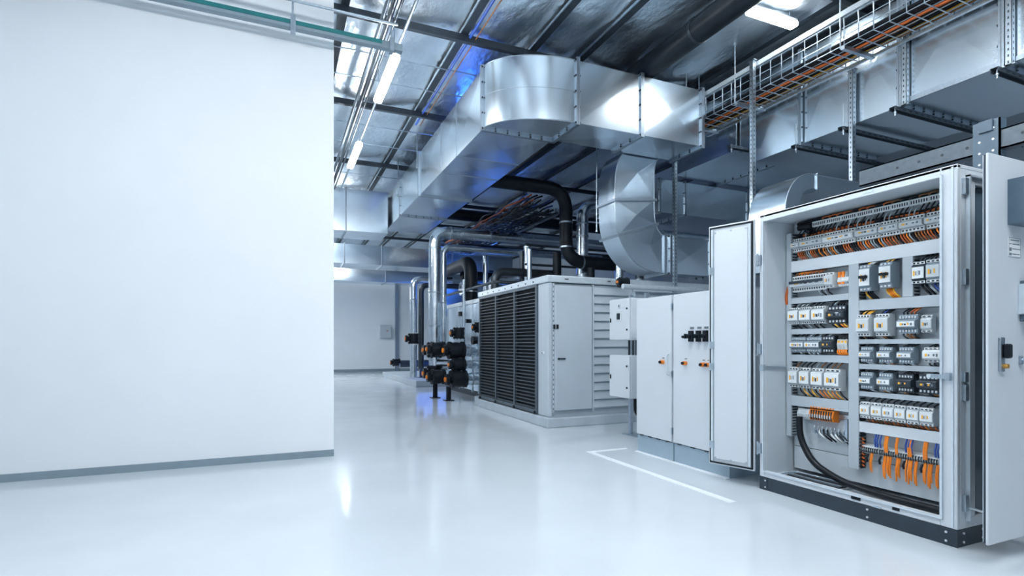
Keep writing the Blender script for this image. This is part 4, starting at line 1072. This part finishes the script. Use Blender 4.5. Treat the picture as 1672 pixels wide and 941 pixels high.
for i, (a, b) in enumerate(((2.45, 2.382), (2.374, 2.302), (2.298, 2.228), (2.223, 2.155), (2.148, 2.077), (2.072, 1.995))):
    dev('contactor', 'small white contactor in the row of six, ' + ['farthest from the side door', 'second from the centre trunk', 'third from the centre trunk', 'fourth from the centre trunk', 'fifth from the centre trunk', 'nearest the side door'][i], 'contactor', a, b, .63, .742, 'tall', 'dev', 'devw', n=3, group='small white contactors in the row of six')
for i in range(4):
    a = 2.46 - i * .12
    t_ = thing('terminal_strip', 'grey terminal strip carrying the orange cables, ' + ['farthest', 'second', 'third', 'nearest'][i] + ' of four', 'terminal', (3.785, a - .06, .39), 'terminal strips carrying the orange cables')
    B('dev').prism([(3.785, .375), (3.74, .385), (3.725, .41), (3.74, .435), (3.785, .445)], 'y', a - .118, a).build('body', t_)
    mb = B('slot')
    for q in range(8): mb.box(3.722, 3.738, a - .113 + q * .0145, a - .107 + q * .0145, .393, .427)
    mb.build('sockets', t_)

# ------------------------------------------------------------------ wires
CACHE = {}
def wire(k, p, q, bulge, r, lab, group, name='wire'):
    p = Vector(p); q = Vector(q); d = q - p
    key = (k, round(d.x, 2), round(d.y, 2), round(d.z, 2), round(bulge, 3), round(r, 4))
    if key not in CACHE:
        mb = B(k); pts = []
        for i in range(8):
            s = i / 7
            pts.append((d.x * s - bulge * math.sin(PI * s), d.y * (s * s * (3 - 2 * s)), d.z * s))
        mb.tube(pts, r, 5)
        o = mb.build(name); CACHE[key] = o.data
    else:
        o = bpy.data.objects.new(name, CACHE[key]); COL.objects.link(o)
    o.location = p
    return tag(o, lab, 'wire', group)
WN = {'rust': 'rust-orange', 'orange': 'orange', 'greywire': 'grey', 'cable_black': 'black', 'blue': 'blue', 'yellow': 'amber', 'brown': 'brown', 'devw': 'white'}
def fan(n, ya, yb, z0, z1, dy, ks, where, x0=3.745, x1=3.755, bulge=.022, r=.0054):
    for i in range(n):
        k = ks[random.randrange(len(ks))]
        y = ya + (yb - ya) * (i + .5) / n
        wire(k, (x0, y, z0), (x1, y + dy, z1), bulge, r, WN[k] + ' wire ' + where, WN[k] + ' wires ' + where)
fan(62, 2.97, 1.88, 1.868, 1.788, -.035, ['rust', 'rust', 'orange', 'greywire', 'cable_black', 'brown'], 'fanning out below the top row of modules', bulge=.026, r=.0043)
fan(34, 2.95, 1.90, 2.032, 1.965, .03, ['cable_black', 'cable_black', 'cable_black', 'greywire'], 'between the top terminal strips and the top row', bulge=.016, r=.0045)
fan(16, 2.78, 1.90, 2.076, 2.09, -.06, ['cable_black', 'cable_black', 'brown', 'rust'], 'looping over the very top terminal strips', bulge=.04, r=.005)
# dark harness behind the top rows: nobody could count it
mb = B('cable_black')
for i in range(26):
    z = random.choice([1.975, 1.985, 1.995, 2.082, 2.088, 1.84, 1.85])
    pts = [(3.762 + random.uniform(-.012, .008), 2.98 - j * .11, z + random.uniform(-.008, .008)) for j in range(11)]
    mb.tube(pts, .007, 5)
tag(mb.build('wire_harness'), 'dark mass of wiring packed behind the top row of modules', 'wiring', kind='stuff')
mb = B('rust')
for i in range(5):
    pts = [(3.755 + random.uniform(-.012, .012), 2.93 - j * .085, 1.982 + random.uniform(-.008, .01)) for j in range(13)]
    mb.tube(pts, .005, 5)
tag(mb.build('wire_harness'), 'rust-orange strands running along above the top row of modules', 'wiring', kind='stuff')
K3 = ['cable_black', 'cable_black', 'greywire']; KO = ['cable_black', 'orange', 'yellow', 'cable_black']
fan(10, 2.99, 2.74, 1.672, 1.70, -.02, ['rust', 'brown', 'orange'], 'above the wide white relay block', r=.005)
fan(4, 2.80, 2.70, 1.555, 1.50, -.03, K3, 'below the wide white relay block')
for i, (y0, y1) in enumerate(((2.99, 2.75), (2.69, 2.58))):
    w_ = ['the pale contactors of the second left row', 'the black contactor on the left'][i]
    fan(6 if i == 0 else 5, y0, y1, 1.42, 1.458, -.03, K3, 'above ' + w_); fan(5, y0, y1, 1.30, 1.257, -.03, K3 if i == 0 else KO, 'below ' + w_)
fan(8, 2.99, 2.68, 1.19, 1.217, -.02, K3, 'above the slim dark modules')
fan(6, 2.99, 2.78, 1.08, 1.058, -.02, K3, 'below the slim dark modules')
fan(4, 2.64, 2.56, 1.18, 1.217, -.03, K3, 'above the three grey terminal blocks')
fan(5, 2.645, 2.565, 1.10, 1.055, -.015, ['orange'], 'below the three grey terminal blocks', r=.006)
fan(9, 2.99, 2.62, .95, 1.006, -.035, K3 + ['brown'], 'above the amber-windowed contactors')
fan(11, 2.96, 2.60, .805, .735, -.045, KO, 'below the amber-windowed contactors', r=.005)
fan(9, 2.86, 2.66, .655, .668, -.02, ['orange'], 'on top of the orange plug strip', bulge=.03, r=.006)
fan(7, 2.80, 2.58, .50, .42, -.06, ['greywire', 'cable_black', 'devw'], 'curling below the shield clamp bar', bulge=.03, r=.006)
for i, (y0, y1) in enumerate(((2.44, 2.38), (2.30, 2.245))):
    w_ = ['the left moulded breaker', 'the right moulded breaker'][i]
    fan(4, y0, y1, 1.68, 1.708, -.03, ['cable_black', 'yellow', 'devw'], 'above ' + w_, r=.005); fan(4, y0, y1, 1.515, 1.447, -.035, KO, 'below ' + w_, r=.006)
fan(4, 2.09, 1.99, 1.665, 1.705, -.03, ['cable_black', 'brown', 'cable_black'], 'above the two upper right contactors')
fan(8, 2.09, 1.90, 1.525, 1.447, -.045, ['blue', 'cable_black', 'blue', 'cable_black', 'greywire'], 'below the two upper right contactors', r=.0075)
for i, (y0, y1) in enumerate(((2.46, 2.40), (2.335, 2.275), (2.20, 2.11))):
    w_ = ['the first grey contactor under the breakers', 'the second grey contactor under the breakers', 'the slim relay by the empty rail'][i]
    fan(4, y0, y1, 1.335, 1.376, -.035, [['cable_black', 'yellow'], ['blue', 'cable_black'], ['cable_black', 'cable_black', 'rust']][i], 'above ' + w_, r=.005); fan(4, y0, y1, 1.21, 1.173, -.03, ['cable_black', 'brown'], 'below ' + w_)
for r_, (zt, zb, tz, bz) in enumerate(((1.118, 1.02, 1.144, 1.0), (.943, .835, .97, .81))):
    for i, (y0, y1) in enumerate(((2.45, 2.385), (2.325, 2.26), (2.20, 2.13), (2.05, 1.97))):
        w_ = ['first', 'second', 'third', 'fourth'][i] + (' relay of the middle right row' if r_ == 0 else ' relay of the charcoal row')
        fan(3, y0, y1, zt, tz, -.04, ['cable_black'], 'above the ' + w_, r=.005); fan(3, y0, y1, zb, bz, -.03, ['cable_black', 'greywire', 'brown'], 'below the ' + w_, r=.005)
fan(11, 2.43, 1.99, .742, .778, -.03, ['cable_black'], 'above the six white contactors', r=.005)
fan(16, 2.43, 1.99, .635, .60, -.015, ['rust', 'orange', 'brown'], 'below the six white contactors', r=.0048)
# hanging orange cables
def hang(lab, y, z0, z1, k='orange', r=.0085, foot=0, grp='orange cables hanging from the lower terminal strips'):
    pts = [(3.735, y, z0), (3.715, y - .002, (z0 + z1) / 2), (3.725, y, z1)]
    if foot: pts = fillet(pts + [(3.725, y + foot, z1 - .01)], .02, 4)
    tag(B(k).tube(pts, r, 8).build('cable'), lab, 'cable', grp)
for i, y in enumerate((2.392, 2.384, 2.305, 2.296, 2.282, 2.274, 2.262, 2.224, 2.215, 2.206, 2.165, 2.150, 2.142, 2.134, 2.112, 2.104, 2.06, 2.052, 2.035, 2.026, 2.018, 1.99, 1.982, 1.962)):
    hang('orange cable hanging down from the lower terminal strips', y, .395, .275 - .012 * (i % 4), r=.0052)
for i, y in enumerate((2.296, 2.288, 2.28, 2.226, 2.218, 2.150, 2.142, 2.134, 2.06, 2.052, 2.044)):
    hang('orange cable rising from the lower terminal strips into the trunk', y, .527, .415, grp='orange cables rising into the lower trunk', r=.0052)
for i, y in enumerate((2.36, 2.345, 2.325, 2.165, 2.148, 2.13, 1.995, 1.98)):
    hang('blue cable dropping from the trunk to the lower terminal strips', y, .527, .44, 'blue', .0055, grp='blue cables above the lower terminal strips')
for i, y in enumerate((2.415, 2.33, 2.18, 2.075)):
    hang('black cable hanging behind the orange ones', y, .38, .33, 'cable_black', .007, grp='black cables behind the orange ones')
for i in range(8):
    wire('rust', (3.76, 2.468, .30 + i * .026), (3.735, 2.44, .292 + i * .026), .01, .006, 'rust-orange wire poking from the lower centre trunk', 'rust-orange wires poking from the lower centre trunk')
for i in range(5):
    tag(B('rust').tube(fillet([(3.76, 3.01, 1.66 - i * .012), (3.73, 3.035, 1.65 - i * .012), (3.715, 3.06 - .004 * i, 1.52), (3.72, 3.056 - .003 * i, 1.455)], .03, 4), .005, 6).build('wire'),
        'rust-orange wire dropping beside the left trunk', 'wire', 'rust-orange wires beside the left trunk')

# ------------------------------------------------------------------ blue work lamps over the plant
def blue_lamp(lab, x, y, z, p):
    t = thing('blue_lamp', lab, 'lamp', (x, y, z))
    B('black').box(x - .06, x + .06, y - .06, y + .06, z, z + .08).build('housing', t)
    B('led_blue').box(x - .05, x + .05, y - .05, y + .05, z - .02, z).build('lens', t)
blue_lamp('small blue lamp hidden among the far pipes', 5.2, 13.4, 3.0, 1)
ld = bpy.data.lights.new('blue_glow', 'POINT'); ld.energy = 50; ld.color = (.05, .22, 1); ld.shadow_soft_size = .7
lo = bpy.data.objects.new('blue_glow', ld); COL.objects.link(lo); lo.location = (5.2, 13.4, 2.9)
ld = bpy.data.lights.new('blue_glow', 'POINT'); ld.energy = 18; ld.color = (.05, .2, 1); ld.shadow_soft_size = .7
lo = bpy.data.objects.new('blue_glow', ld); COL.objects.link(lo); lo.location = (4.1, 14.4, .6)
ld = bpy.data.lights.new('blue_glow', 'POINT'); ld.energy = 5; ld.color = (.05, .2, 1); ld.shadow_soft_size = .1
lo = bpy.data.objects.new('blue_glow', ld); COL.objects.link(lo); lo.location = (2.8, 8.3, 4.74)

# ------------------------------------------------------------------ even world fill light; camera-side wall left out to let it in
w = bpy.data.worlds.new('world'); SC.world = w; w.use_nodes = True
w.node_tree.nodes['Background'].inputs['Color'].default_value = (.82, .91, 1.0, 1)
w.node_tree.nodes['Background'].inputs['Strength'].default_value = .58

vs = SC.view_settings
SC.display_settings.display_device = 'sRGB'
vs.view_transform = 'Standard'; vs.look = 'None'; vs.gamma = 1; vs.use_curve_mapping = False
vs.exposure = 0.0
